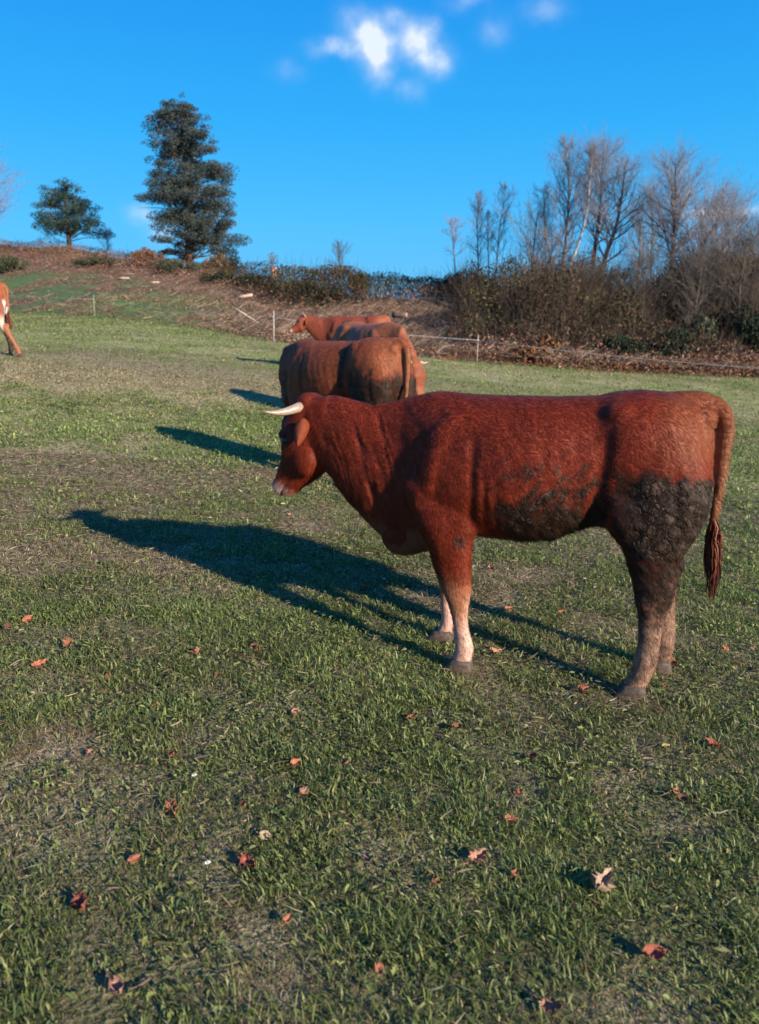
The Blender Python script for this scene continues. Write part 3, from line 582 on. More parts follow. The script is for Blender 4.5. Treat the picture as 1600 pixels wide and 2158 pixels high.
# ------------------------------------------------------------------ grass
def in_view(X, Y, m=.62): return np.abs(X) < m * Y + .6
COWBOX = (-.9, 2.0, 2.9, 4.3)
def scatter_fan(n, y0, y1, power, rng, m=.60):
    t = rng.random(n) ** power; Y = y0 + (y1 - y0) * t; X = rng.uniform(-1, 1, n) * (m * Y + .35); return X, Y
GREENS = np.array([(.130, .170, .042), (.165, .200, .052), (.225, .255, .075), (.085, .118, .034), (.29, .29, .11), (.125, .160, .065), (.175, .185, .060)])
TANS = np.array([(.46, .36, .22), (.34, .25, .15), (.22, .14, .08), (.52, .42, .28), (.30, .25, .11), (.27, .17, .12)])
def blades(n, y0, y1, power, hmin, hmax, wmin, wmax, seed, wgrow=0.0, gain=1.0, m=.60):
    r = np.random.default_rng(seed); X, Y = scatter_fan(n, y0, y1, power, r, m)
    clump = sstep(.2, .8, vnoise(X, Y, .16, 101, 3)); keep = r.random(n) < (.50 + .7 * clump); X, Y, clump = X[keep], Y[keep], clump[keep]; n = len(X)
    Z = terrain(X, Y) - .004; dr_ = dryness(X, Y); dead = r.random(n) < np.clip(dr_ * .9 + .08, .17, .92)
    az = r.uniform(0, 2 * np.pi, n) + (vnoise(X, Y, .15, 111, 1) - .5) * 4; lean = r.uniform(.30, 1.42, n) + dead * .35 * r.random(n)
    h = r.uniform(hmin, hmax, n) * np.maximum(.45 + 1.2 * clump, .95 * (dr_ > .45)) * (1 - .25 * dead); w_ = r.uniform(wmin, wmax, n) * (1 - .45 * dead) * (1 + wgrow * (Y - y0))
    dx, dy = np.cos(az), np.sin(az); lx = np.sin(lean); lz = np.cos(lean) * .9 + .08
    ta = az + np.pi / 2 + r.normal(0, .5, n); sx, sy = np.cos(ta) * w_ / 2, np.sin(ta) * w_ / 2
    bx, by, bz = X, Y, Z; mx_, my_, mz_ = X + dx * lx * h * .45, Y + dy * lx * h * .45, Z + lz * h * .62
    ex, ey, ez = X + dx * lx * h * 1.05, Y + dy * lx * h * 1.05, Z + lz * h * .95 - h * .18 * lx
    ez = np.maximum(ez, Z + .004)
    V = np.empty((n, 5, 3)); V[:, 0] = np.stack([bx - sx * .6, by - sy * .6, bz], -1); V[:, 1] = np.stack([bx + sx * .6, by + sy * .6, bz], -1)
    V[:, 2] = np.stack([mx_ + sx, my_ + sy, mz_], -1); V[:, 3] = np.stack([mx_ - sx, my_ - sy, mz_], -1); V[:, 4] = np.stack([ex, ey, ez], -1)
    c = np.where(dead[:, None], TANS[r.integers(0, len(TANS), n)], GREENS[r.integers(0, len(GREENS), n)])
    lush = vnoise(X, Y, .8, 121, 3)[:, None]; c = c * (.62 + .76 * lush) * r.uniform(.7, 1.3, n)[:, None]
    c = c * (1 - .25 * dr_[:, None] * ~dead[:, None]) + (np.array((.13, .13, .05)) * .25 * dr_[:, None]) * ~dead[:, None]
    b5 = np.arange(n)[:, None] * 5
    return V.reshape(-1, 3), b5 + np.array([[0, 1, 2, 3]]), b5 + np.array([[3, 2, 4]]), np.repeat(c * gain, 5, 0)
M_GRASS = vcol_mat('grass_blade', .5, .30, .42)
def grass_obj(name, label, *a, **k):
    V, Fa, Fb, c = blades(*a, **k); o = obj(name, mesh_np(name, V, [Fa, Fb], c), M_GRASS); tag(o, label, 'grass', None, 'stuff'); return o
grass_obj('grass', 'short trampled green and dry pasture grass in the foreground', 420000, 1.15, 5.2, .62, .012, .046, .0018, .0058, 201, .18, 1.18)
grass_obj('grass', 'pasture grass around and behind the nearest cow', 300000, 4.8, 15, .60, .02, .05, .006, .011, 202, .10, 1.35)
grass_obj('grass', 'pasture grass of the far half of the field', 260000, 14.0, 52, .62, .03, .07, .010, .024, 203, .06, 1.22, m=.56)
grass_obj('grass', 'fine thin blades and dead thatch woven through the foreground turf', 420000, 1.15, 6.5, .58, .014, .050, .0009, .0024, 204, .22, 1.2)
def straw(n, y0, y1, seed):
    r = np.random.default_rng(seed); X, Y = scatter_fan(n, y0, y1, .6, r); k = r.random(n) < .10 + .9 * dryness(X, Y); X, Y = X[k], Y[k]; n = len(X); az = r.uniform(0, 6.283, n) + vnoise(X, Y, .2, 171, 1) * 3; L = r.uniform(.015, .06, n)[:, None]; w_ = r.uniform(.0006, .0015, n)[:, None] * (1 + .22 * (Y - 1.2))[:, None]
    P = np.stack([X, Y, terrain(X, Y) + r.uniform(.006, .030, n)], -1); D = np.stack([np.cos(az), np.sin(az), r.normal(0, .22, n)], -1) * L; S = np.stack([-np.sin(az), np.cos(az), r.normal(0, .6, n)], -1) * w_; M = P + D * .5 + r.normal(0, .05, (n, 3)) * L
    V = np.stack([P - S, P + S, M + S, M - S, P + D + S * .4, P + D - S * .4], 1).reshape(-1, 3); b = np.arange(n)[:, None] * 6; c = TANS[r.integers(0, len(TANS), n)] * r.uniform(.45, 1.0, n)[:, None]
    return V, np.concatenate([b + np.array([[0, 1, 2, 3]]), b + np.array([[3, 2, 4, 5]])]), np.repeat(c, 6, 0)
for (n_, y0, y1, sd_, lb) in ((120000, 1.15, 7.5, 221, 'dry straw and thatch lying in the foreground turf'), (90000, 6.0, 20, 222, 'dry straw lying in the turf beyond the nearest cow')):
    V, F_, c = straw(n_, y0, y1, sd_); o = obj('straw', mesh_np('straw', V, F_, c), M_GRASS); tag(o, lb, 'straw', None, 'stuff')
# small round and lobed weed leaves between the blades
def weeds(n, y0, y1, smin, smax, seed, power=.6):
    r = np.random.default_rng(seed); X, Y = scatter_fan(n, y0, y1, power, r); k = (r.random(n) < .25 + 1.0 * sstep(.30, .65, vnoise(X, Y, .22, 131, 2))) & (dryness(X, Y) < .72); X, Y = X[k], Y[k]; n = len(X)
    Z = terrain(X, Y) + r.uniform(.010, .036, n); s = r.uniform(smin, smax, n); az = r.uniform(0, 6.283, n); ti = r.normal(0, .55, n); ro = r.normal(0, .5, n)
    ux = np.stack([np.cos(az) * np.cos(ti), np.sin(az) * np.cos(ti), np.sin(ti)], -1); vx = np.stack([-np.sin(az) * np.cos(ro), np.cos(az) * np.cos(ro), np.sin(ro)], -1)
    asp = r.uniform(.20, .50, n)[:, None]; P = np.stack([X, Y, Z], -1); sh = [(-1, 0), (-.45, .8), (.35, .85), (1, 0), (.35, -.85), (-.45, -.8)]
    V = np.stack([P + ux * (s[:, None] * a) + vx * (s[:, None] * b * asp) + np.array([0, 0, 1]) * (np.abs(b) * .25 * s)[:, None] for a, b in sh], 1)
    c = GREENS[r.integers(0, len(GREENS), n)] * r.uniform(.75, 1.45, n)[:, None] * (1.0 if y0 < 3 else 1.3); b6 = np.arange(n)[:, None] * 6
    return V.reshape(-1, 3), b6 + np.array([[0, 1, 2, 3]]), b6 + np.array([[0, 3, 4, 5]]), np.repeat(c, 6, 0)
for (n_, y0, y1, a_, b_, sd_, lb) in ((60000, 1.15, 5.5, .005, .014, 211, 'small clover and weed leaves in the foreground turf'), (46000, 5.0, 16, .014, .028, 212, 'clover and weed leaves in the turf beyond the nearest cow')):
    V, Fa, Fb, c = weeds(n_, y0, y1, a_, b_, sd_); o = obj('clover', mesh_np('clover', V, [Fa, Fb], c), M_GRASS); tag(o, lb, 'ground cover', None, 'stuff')

# ------------------------------------------------------------------ fallen leaves, each where the photograph has it
M_LEAF = vcol_mat('dead_leaf', .75, .2, .12, .3, 300, .4)
def leaf_mesh(size, c, lobes, curl, r):
    """a lobed oak or plain ovate leaf, curled and creased, with a stalk"""
    nu = 11; V = []; F = []
    for i in range(nu):
        t = i / (nu - 1); wd = math.sin(math.pi * min(1, t * .92 + .06)) ** .8 * .36
        if lobes: wd *= .72 + .42 * math.sin(t * math.pi * 7 + 1)
        wd = max(wd, .02)
        for j in range(5):
            v = (j - 2) / 2; x = (t - .5 - (.06 * abs(v) if lobes else 0)) * size; y = wd * v * size
            z = size * (curl * (v * v) * .45 + curl * (t - .5) ** 2 * 1.1 + .03 * math.sin(t * 9 + v * 4)) + r.uniform(-.01, .01) * size
            V.append((x, y, z))
    for i in range(nu - 1):
        for j in range(4): F.append((i * 5 + j, i * 5 + j + 1, (i + 1) * 5 + j + 1, (i + 1) * 5 + j))
    m0 = len(V); V += [(a, b, c_ - .0008) for a, b, c_ in V]; F += [tuple(k + m0 for k in reversed(f)) for f in F]
    ed = list(range(5)) + [(i + 1) * 5 - 1 for i in range(1, nu)] + [(nu - 1) * 5 + j for j in (3, 2, 1, 0)] + [i * 5 for i in range(nu - 2, 0, -1)]
    for k in range(len(ed)): e0, e1 = ed[k], ed[(k + 1) % len(ed)]; F.append((e1, e0, e0 + m0, e1 + m0))
    b = len(V); st = [(-.5 * size, 0, 0), (-.78 * size, .05 * size, .02 * size)]
    for p in st:
        for k in range(4): a = k * math.pi / 2; V.append((p[0], p[1] + math.cos(a) * .0012, p[2] + math.sin(a) * .0012))
    for k in range(4): F.append((b + k, b + (k + 1) % 4, b + 4 + (k + 1) % 4, b + 4 + k))
    cc = np.tile(np.array(c), (len(V), 1)) * np.array([r.uniform(.75, 1.2) for _ in V])[:, None]
    return mesh_np('fallen_leaf', np.array(V), np.array(F), cc)
OR = (.38, .14, .08); RD = (.30, .09, .06); PK = (.40, .20, .14); BR = (.17, .08, .045); TN = (.42, .29, .20); YL = (.40, .31, .12)
LEAVES = [(1262, 1893, .085, TN, 1, 'largest pale brown lobed oak leaf, lying in the lower right grass'), (1005, 1822, .06, PK, 1, 'pink-brown curled leaf left of the big pale oak leaf'), (1077, 1742, .045, OR, 1, 'reddish leaf above the big pale oak leaf'),
 (1500, 1582, .055, RD, 1, 'bright red curled leaf near the right edge'), (367, 1722, .06, OR, 1, 'orange oak leaf in the lower left grass'), (527, 1838, .055, RD, 1, 'wide orange-red leaf in the lower middle grass'), (175, 1925, .06, RD, 1, 'dull red leaf in the lower left corner grass'),
 (415, 1388, .065, PK, 1, 'pink leaf lying left below the cow shadow'), (541, 1375, .055, OR, 0, 'upright orange leaf right of the pink leaf below the cow shadow'), (146, 1366, .06, OR, 0, 'orange leaf at left with a dark gap beside it'), (60, 1314, .05, OR, 0, 'orange leaf near the left edge under the shadow tip'), (85, 1412, .06, OR, 1, 'wide rusty leaf near the left edge, lowest of three'), (20, 1332, .05, BR, 0, 'brown leaf at the very left edge'),
 (230, 1438, .04, RD, 0, 'small red leaf in the left middle grass'), (363, 1605, .035, OR, 0, 'small round orange leaf in the left lower grass'), (195, 1602, .03, PK, 0, 'small pale pink leaf left of the round orange leaf'), (620, 1620, .035, OR, 0, 'small orange leaf in the middle below the fore hoof'), (625, 1512, .04, PK, 0, 'pale pink leaf below the shadow of the fore leg'), (640, 1682, .04, PK, 0, 'pinkish leaf below the small orange leaf in the middle'),
 (870, 1527, .045, OR, 1, 'rusty leaf below the near fore hoof'), (960, 1545, .04, BR, 0, 'dark brown leaf right of the rusty leaf below the fore hoof'), (1042, 1385, .055, PK, 1, 'pink-brown leaf right of the near fore hoof'), (1225, 1465, .05, RD, 0, 'red leaf left of the near hind hoof'), (1182, 1300, .04, OR, 0, 'orange leaf between the fore and hind legs'), (1070, 1292, .045, OR, 0, 'orange leaf between the legs, left one of the pair'), (1036, 1205, .05, PK, 1, 'pink leaf under the belly of the nearest cow'),
 (765, 1245, .06, OR, 1, 'orange leaf inside the body shadow of the nearest cow'), (823, 1262, .035, OR, 0, 'small orange leaf at the edge of the body shadow'), (765, 1288, .045, PK, 0, 'pale pink leaf between two leg shadows'), (612, 1092, .04, PK, 0, 'pale pink leaf on the grass under the cow muzzle'), (683, 1072, .035, OR, 0, 'small orange leaf on the grass under the cow throat'), (1296, 1145, .03, PK, 0, 'small pink leaf under the flank of the nearest cow'),
 (1525, 1142, .03, PK, 0, 'small pink leaf beside the tail tip'), (1416, 1408, .05, OR, 0, 'orange leaf beside the far hind hoof'), (1525, 1378, .045, OR, 0, 'orange leaf right of the hind hooves'), (1585, 1420, .045, OR, 1, 'rusty leaf at the right edge beyond the hind hooves'), (1584, 1378, .03, PK, 0, 'small pale leaf at the right edge'), (1400, 1455, .03, BR, 0, 'brown leaf close behind the near hind hoof'),
 (560, 1775, .035, TN, 0, 'small tan leaf in the lower middle grass'), (515, 1715, .03, OR, 0, 'small orange-brown leaf above the tan one in the lower middle'), (1400, 1588, .03, YL, 0, 'small yellow leaf right of centre in the lower grass'), (1422, 1680, .03, OR, 0, 'small orange leaf left of the yellow weeds'), (1438, 1697, .035, BR, 0, 'rust-brown leaf just under a small orange one'), (1125, 1608, .035, RD, 0, 'small red leaf in the grass under the hind hooves'), (1091, 1683, .03, RD, 0, 'tiny red leaf above the reddish one'),
 (1083, 1860, .03, OR, 0, 'small orange leaf between the pink-brown and the pale oak leaf'), (285, 1825, .035, OR, 0, 'small orange leaf in the lower left grass below the oak leaf'), (800, 2063, .03, OR, 0, 'small orange leaf at the bottom middle'), (250, 2108, .045, PK, 0, 'pinkish leaf near the bottom left'), (1375, 2030, .05, RD, 0, 'dark red leaf near the bottom right'), (1165, 2140, .05, PK, 1, 'pink-brown leaf at the bottom edge right of centre'), (605, 1962, .03, OR, 0, 'orange leaf bit beside a dry grass tuft'),
 (780, 1825, .035, PK, 0, 'pale pink leaf in the lower centre grass'), (920, 1870, .03, BR, 0, 'brown leaf in the lower centre grass'), (330, 1500, .03, OR, 0, 'small orange leaf in the left middle grass'), (460, 1432, .03, BR, 0, 'small brown leaf below the pink leaf'), (730, 1620, .03, OR, 0, 'small rust leaf in the centre of the lower grass'), (840, 1150, .03, OR, 0, 'small orange leaf beyond the shadow near the brisket')]
for (x, y, sz, c_, lob, lb) in LEAVES:
    g_ = ground_at(x, y); r_ = random.Random(x * 7 + y); o = obj('fallen_leaf', leaf_mesh(sz * 1.08, c_, lob, r_.uniform(.35, .8), r_), M_LEAF)
    o.location = g_ + Vector((0, 0, .018)); o.rotation_euler = (r_.uniform(.2, .7), r_.uniform(-.4, .4), r_.uniform(-1.2, 1.2)); tag(o, lb, 'fallen leaf', 'dead leaves fallen on the pasture')

M_PET = plain_mat('petal', (.75, .75, .72), .6, .2, 30, .05, 0); M_YEL = plain_mat('flower_centre', (.6, .42, .05), .7, .2, 60, .2, .2)
for (x, y, lb) in [(312, 1052, 'tiny white daisy above the body shadow of the nearest cow'), (810, 1233, 'tiny white daisy inside the body shadow of the nearest cow'), (411, 1661, 'tiny white daisy in the lower left grass'), (1233, 1232, 'tiny white daisy between the fore and hind legs of the nearest cow'), (440, 1848, 'tiny white daisy right of the dull lower left leaves'), (598, 1048, 'tiny white daisy just below the nearest cow muzzle')]:
    g_ = ground_at(x, y); rt0 = empty('daisy', g_, x * .1); tag(rt0, lb, 'flower', 'small white daisies in the pasture'); pm_ = MB(); r0_ = .009
    for k in range(11):
        an = k * 2 * math.pi / 11; c_ = Vector((math.cos(an), math.sin(an), 0)); sdv_ = Vector((-math.sin(an), math.cos(an), 0)); top_ = Vector((0, -.004, .036))
        pm_.loft([[top_ + c_ * (r0_ * f_) + sdv_ * (w0 * math.cos(q * math.pi / 2)) + Vector((0, 0, .0006 * math.sin(q * math.pi / 2) + .002 * f_)) for q in range(4)] for f_, w0 in ((.25, .0008), (.7, .0019), (1.0, .0012))])
    obj('petals', pm_.me('petals'), M_PET, rt0); cm_ = MB(); cm_.ell((0, -.004, .037), (.0035, .0035, .0018)); obj('centre', cm_.me('centre'), M_YEL, rt0); st_ = MB(); st_.tube([(0, 0, -.01), (0, -.001, .018), (0, -.004, .036)], [.0009] * 3, 6); obj('stem', st_.me('stem', True, np.tile((.08, .13, .04), (len(st_.V), 1))), M_GRASS, rt0)

# ------------------------------------------------------------------ electric fence
M_POST = plain_mat('fence_post', (.34, .30, .26), .6, .3, 15, .15, .2); M_WIRE = plain_mat('fence_tape', (.5, .46, .46), .5, .3, 30, .1, 0)
fz = [(-240, 640, 585), (200, 665, 622), (577, 722, 655), (1005, 765, 705), (1790, 850, 775)]
fr = empty('electric_fence', ground_at(577, 722)); tag(fr, 'thin electric fence of pale stakes and a single wire along the far field edge', 'fence')
tops = []
for i, (x, yb, yt) in enumerate(fz):
    g_ = ground_at(max(-300, x), yb); tp_ = at_depth(x, yt, g_.y); h = tp_.z - g_.z; h = max(.9, min(1.5, h)); mb = MB(); wr = .017 if i != 2 else .025
    ln_ = Vector((.03, 0, 0)) if i in (2, 3) else Vector()
    base = g_ - fr.location; mb.tube([base - Vector((0, 0, .2)), base + Vector((0, 0, h * .5)) + ln_ * .5, base + Vector((0, 0, h)) + ln_], [wr, wr, wr * .9], 8)
    o = obj('post', mb.me('post'), M_POST, fr); ins = MB(); ins.ell(base + Vector((0, -wr - .01, h * .80)) + ln_ * .8, (.03, .025, .035)); obj('insulator', ins.me('insulator'), M_WIRE, o)
    tops.append(base + Vector((0, -wr - .03, h * .80)) + ln_ * .8)
for a, b in zip(tops[:-1], tops[1:]):
    mb = MB(); mb.tube([a.lerp(b, t / 14) - Vector((0, 0, .10 * math.sin(math.pi * t / 14))) for t in range(15)], [.0065] * 15, 6); obj('wire', mb.me('wire'), M_WIRE, fr)

# ------------------------------------------------------------------ undergrowth on the bank
M_FOL = vcol_mat('brush_leaf', .85, .05, .06); M_BARK = vcol_mat('bark', .85, .15, 0, .5, 14, .3)
def cards(P, s, c, r, asp=.6, up=0.0):
    n = len(P); az = r.uniform(0, 6.283, n); el = r.normal(0, .8, n) + up; ux = np.stack([np.cos(az) * np.cos(el), np.sin(az) * np.cos(el), np.sin(el)], -1)
    w_ = r.normal(0, 1, (n, 3)); w_ -= ux * (w_ * ux).sum(1)[:, None]; w_ /= np.linalg.norm(w_, axis=1)[:, None] + 1e-9; s = np.asarray(s)[:, None]
    V = np.stack([P - ux * s, P + w_ * s * asp, P + ux * s, P - w_ * s * asp], 1).reshape(-1, 3); b = np.arange(n)[:, None] * 4
    return V, b + np.array([[0, 1, 2, 3]]), np.repeat(c, 4, 0)
def green_mask(u, t, X, Y): return sstep(-.10, -.30, u) * sstep(.75, .5, t) * sstep(.68, .46, vnoise(X, Y, 2.2, 71, 4))
def bank_h(u, t, X, Y):
    l1 = vnoise(X, Y, 2.6, 141, 3); l2 = vnoise(X, Y, 1.1, 151, 3)
    left = .16 + .75 * sstep(.62, .80, t) * (.35 + l1) * sstep(1.03, .95, t)
    left *= 1 - .9 * sstep(.42, .56, 1 - l2) * (t < .62)
    mid = .28 + 1.9 * sstep(.50, .64, t) * sstep(.36, .66, l1) * sstep(1.04, .93, t)
    slope = .22 + 1.3 * sstep(.74, .9, t) * (.5 + l1)
    right = .5 + 3.6 * sstep(.02, .4, t) * sstep(.22, .80, l1) * (1 - .35 * sstep(.75, 1.0, t))
    a = sstep(-.22, -.12, u); b = sstep(-.04, .0, u); c = sstep(.07, .13, u)
    h = left * (1 - a) + mid * a; h = h * (1 - b) + slope * b; h = h * (1 - c) + right * c
    return h * sstep(-.02, .05, t), l1, l2
def undergrowth(n, seed):
    r = np.random.default_rng(seed); u = r.uniform(-.60, .60, n); ye = np.interp(u, U_E, Y_E); ys = np.interp(u, U_S, Y_S); t = r.uniform(0, 1.04, n) ** .9; Y = ye + (ys - ye) * t; X = u * Y
    h, l1, l2 = bank_h(u, t, X, Y); k = r.random(n) < (.25 + .5 * np.minimum(h, 2)) * (1 - .93 * green_mask(u, t, X, Y)); u, t, X, Y, h, l1, l2 = [q[k] for q in (u, t, X, Y, h, l1, l2)]; n = len(u)
    f = 1 - r.random(n) ** 1.6; Z = terrain(X, Y) + h * f
    low = np.array([(.17, .075, .05), (.24, .125, .09), (.30, .19, .15), (.12, .055, .04), (.20, .085, .05), (.13, .10, .06), (.24, .13, .11)]); drk = np.array([(.028, .026, .014), (.040, .034, .018), (.062, .034, .024), (.085, .045, .032), (.036, .040, .018)])
    pur = np.array([(.08, .045, .038), (.13, .07, .055), (.05, .035, .025), (.10, .085, .045), (.045, .05, .025)])
    cl = low[r.integers(0, 7, n)]; cd_ = drk[r.integers(0, 5, n)]; cp = pur[r.integers(0, 5, n)] * .8
    tall = sstep(.7, 1.3, h)[:, None]; rt_ = sstep(.10, .16, u)[:, None]; c = cl * (1 - tall) + (cd_ * .9 * (1 - rt_) + (cp * sstep(.35, .6, vnoise(X, Y, 1.7, 161, 3))[:, None] + cd_ * (1 - sstep(.35, .6, vnoise(X, Y, 1.7, 161, 3)))[:, None]) * rt_) * tall
    hue = vnoise(X, Y, 1.9, 163, 2)[:, None]; c = np.where((hue > .60) & (tall > .5), np.array((.075, .064, .032)) * r.uniform(.6, 1.2, n)[:, None], c); c = c * np.where(tall > .5, .55 + 1.1 * vnoise(X, Y, 1.4, 167, 2)[:, None], 1)
    rust = (sstep(.12, .04, t) * (u > .08) * (r.random(n) < .6))[:, None]; c = c * (1 - rust) + np.array((.16, .065, .035)) * rust
    c = c * r.uniform(.6, 1.45, n)[:, None] * (.7 + .7 * l2)[:, None]
    s = r.uniform(.028, .085, n) * (1 + .25 * tall[:, 0]); return cards(np.stack([X, Y, Z], -1), s, c, r, .45, .3)
V, F_, c = undergrowth(330000, 301); o = obj('undergrowth', mesh_np('undergrowth', V, F_, c), M_FOL); tag(o, 'brown bracken, brambles and dark brush covering the bank', 'undergrowth', None, 'stuff')
# upright dry stems and brash
def stems(n, seed):
    r = np.random.default_rng(seed); u = r.uniform(-.60, .60, n); ye = np.interp(u, U_E, Y_E); ys = np.interp(u, U_S, Y_S); t = r.uniform(.02, 1.02, n); Y = ye + (ys - ye) * t; X = u * Y; h, l1, l2 = bank_h(u, t, X, Y); k = (r.random(n) > .9 * green_mask(u, t, X, Y)) & ((u > .05) | (h < .7) | (r.random(n) < .35)); u, t, X, Y, h, l1, l2 = [q[k] for q in (u, t, X, Y, h, l1, l2)]; n = len(u)
    tall = h > .8; L = np.where(tall, h * r.uniform(.5, 1.2, n) + .3, r.uniform(.25, 1.0, n)); az = r.uniform(0, 6.283, n); ln = np.where(tall, r.uniform(.05, .7, n), r.uniform(1.0, 1.55, n))
    B = np.stack([X, Y, terrain(X, Y) + np.where(tall, h * .15, .12 + h * .4)], -1); D = np.stack([np.cos(az) * np.sin(ln), np.sin(az) * np.sin(ln), np.cos(ln)], -1) * L[:, None]; w_ = r.uniform(.004, .012, n)[:, None]
    sd = np.cross(D, np.array([.3, 1, .2])); sd = sd / (np.linalg.norm(sd, axis=1)[:, None] + 1e-9) * w_; M = B + D * .5 + r.normal(0, .06, (n, 3)) * L[:, None]
    V = np.stack([B - sd, B + sd, M + sd * .8, M - sd * .8, B + D + sd * .3, B + D - sd * .3], 1).reshape(-1, 3); b = np.arange(n)[:, None] * 6
    pal = np.array([(.24, .17, .13), (.34, .26, .20), (.16, .10, .08), (.09, .065, .055), (.26, .15, .10)]); c = pal[r.integers(0, 5, n)] * r.uniform(.5, 1.3, n)[:, None] * np.where(tall, .38, 1.0)[:, None]
    return V, np.concatenate([b + np.array([[0, 1, 2, 3]]), b + np.array([[3, 2, 4, 5]])]), np.repeat(c, 6, 0)
V, F_, c = stems(42000, 302); o = obj('dry_stems', mesh_np('dry_stems', V, F_, c), M_FOL); tag(o, 'thin dry stems and broken brash standing and lying over the bank', 'brushwood', None, 'stuff')

def puff_tree_cards(lobes, n, s0, s1, pal, r, dens=1.5, asp=.5, hole=.42):
    """leaf-sized faces spread over many lobes (centre, radii); clumps and gaps by noise"""
    vol = np.array([l[1][0] * l[1][1] * l[1][2] for l in lobes]) ** .7; pk = r.choice(len(lobes), n, p=vol / vol.sum())
    C0 = np.array([l[0] for l in lobes])[pk]; Rr = np.array([l[1] for l in lobes])[pk]; d = r.normal(0, 1, (n, 3)); d /= np.linalg.norm(d, axis=1)[:, None]; q = r.random(n) ** (1 / 2.4)
    P = C0 + d * q[:, None] * Rr; nz = vnoise(P[:, 0] + P[:, 1] * .6, P[:, 2] + P[:, 1] * .35, dens, 400, 3); k = nz > hole - .12 * r.random(n); P = P[k]; nz = nz[k]; n = len(P)
    c = pal[r.integers(0, len(pal), n)] * r.uniform(.6, 1.4, n)[:, None] * (.65 + .7 * nz)[:, None]
    return cards(P, r.uniform(s0, s1, n), c, r, asp, .25)
def limb(mb, p0, d, L, r0, r, seg=5, droop=0.0, wig=.15):
    pts = [Vector(p0)]; d = Vector(d).normalized()
    for i in range(seg):
        d = (d + Vector((r.uniform(-wig, wig), r.uniform(-wig, wig), r.uniform(-wig, wig) + droop))).normalized(); pts.append(pts[-1] + d * (L / seg))
    mb.tube(pts, [r0 * (1 - .85 * i / seg) for i in range(seg + 1)], 6); return pts
# conifers and evergreen trees: outline rows (height fraction, left reach, right reach) from the photograph
def evergreen(name, label, cat, px, pyb, pyt, Y, rows, pal, n, s, seed, hole=.42, trunk_r=.25, tc_=(.12, .08, .06), group=None, bare=.12):
    b = at_depth(px, pyb, Y); X = b.x; z0 = tz(X, Y); top = at_depth(px, pyt, Y).z; H = top - z0; ppm = FPX / (Y / math.cos(R(PITCH)) * 1.0) ; root = empty(name, (X, Y, z0)); tag(root, label, cat, group)
    rg = random.Random(seed); r = np.random.default_rng(seed); tb = MB(); tb.tube([(0, 0, -.4), (.05, 0, H * .3), (-.05, .05, H * .6), (0, 0, H * .97)], [trunk_r * 1.15, trunk_r * .8, trunk_r * .45, .03], 10)
    lobes = []
    for i in range(210 if n > 50000 else 80):
        f = bare + (1 - bare) * (rg.random() ** .85) * .97; le = np.interp(f, [q[0] for q in rows], [q[1] for q in rows]) / FPX * Y * 1.0; re = np.interp(f, [q[0] for q in rows], [q[2] for q in rows]) / FPX * Y
        an = rg.random() * 6.283; rad = (re if math.cos(an) > 0 else le); rad = rad * (abs(math.cos(an)) + .8 * abs(math.sin(an)) * 1.0) / 1.15; rr = rad * rg.uniform(.35, .92); lr = max(.22, rad * rg.uniform(.16, .28))
        cpos = (math.cos(an) * rr, math.sin(an) * rr, H * f); lobes.append((cpos, (lr * 1.6, lr * 1.6, lr * .52)))
        limb(tb, (0, 0, H * f * .93 - rr * .25), (math.cos(an), math.sin(an), .45), rr * 1.25, trunk_r * .28 * (1 - f * .7), rg)
    for f in np.linspace(bare + .05, .985, 14):
        rad = (np.interp(f, [q[0] for q in rows], [q[1] for q in rows]) + np.interp(f, [q[0] for q in rows], [q[2] for q in rows])) / 2 / FPX * Y; lobes.append(((0, 0, H * f), (max(.15, rad * .5), max(.15, rad * .5), max(.3, H * .05))))
    obj('trunk', tb.me('trunk', True, np.tile(tc_, (len(tb.V), 1))), M_BARK, root)
    V, F_, c = puff_tree_cards(lobes, n, s[0], s[1], pal, r, s[2], .4, hole); obj('crown', mesh_np('crown', V, F_, c), M_NEEDLE, root); return root
M_NEEDLE = vcol_mat('needles', .65, .25, .10)
PAL_C = np.array([(.034, .052, .052), (.045, .064, .055), (.06, .068, .055), (.026, .042, .046), (.08, .072, .06)])  # blue-grey haze tint mixed into the needle colours
PAL_P = np.array([(.022, .045, .038), (.035, .062, .04), (.018, .034, .034), (.05, .075, .045)])
evergreen('tall_conifer', 'tall dark conifer with broad ragged crown on the left skyline', 'tree', 400, 548, 205, 72, [(.02, 25, 25), (.08, 50, 60), (.2, 75, 95), (.35, 92, 92), (.42, 104, 88), (.48, 84, 84), (.55, 64, 80), (.65, 68, 78), (.75, 70, 62), (.85, 62, 48), (.92, 58, 38), (.97, 22, 26), (1, 4, 4)], PAL_C, 150000, (.04, .11, .65), 501, .44, .34, bare=.06)
evergreen('small_pine', 'small round-crowned dark pine standing alone on the ridge', 'tree', 146, 518, 376, 80, [(.1, 10, 10), (.2, 50, 62), (.3, 74, 74), (.45, 70, 72), (.6, 64, 58), (.75, 52, 46), (.9, 36, 34), (1, 8, 8)], PAL_P, 38000, (.04, .10, .6), 502, .42, .22, bare=.20)

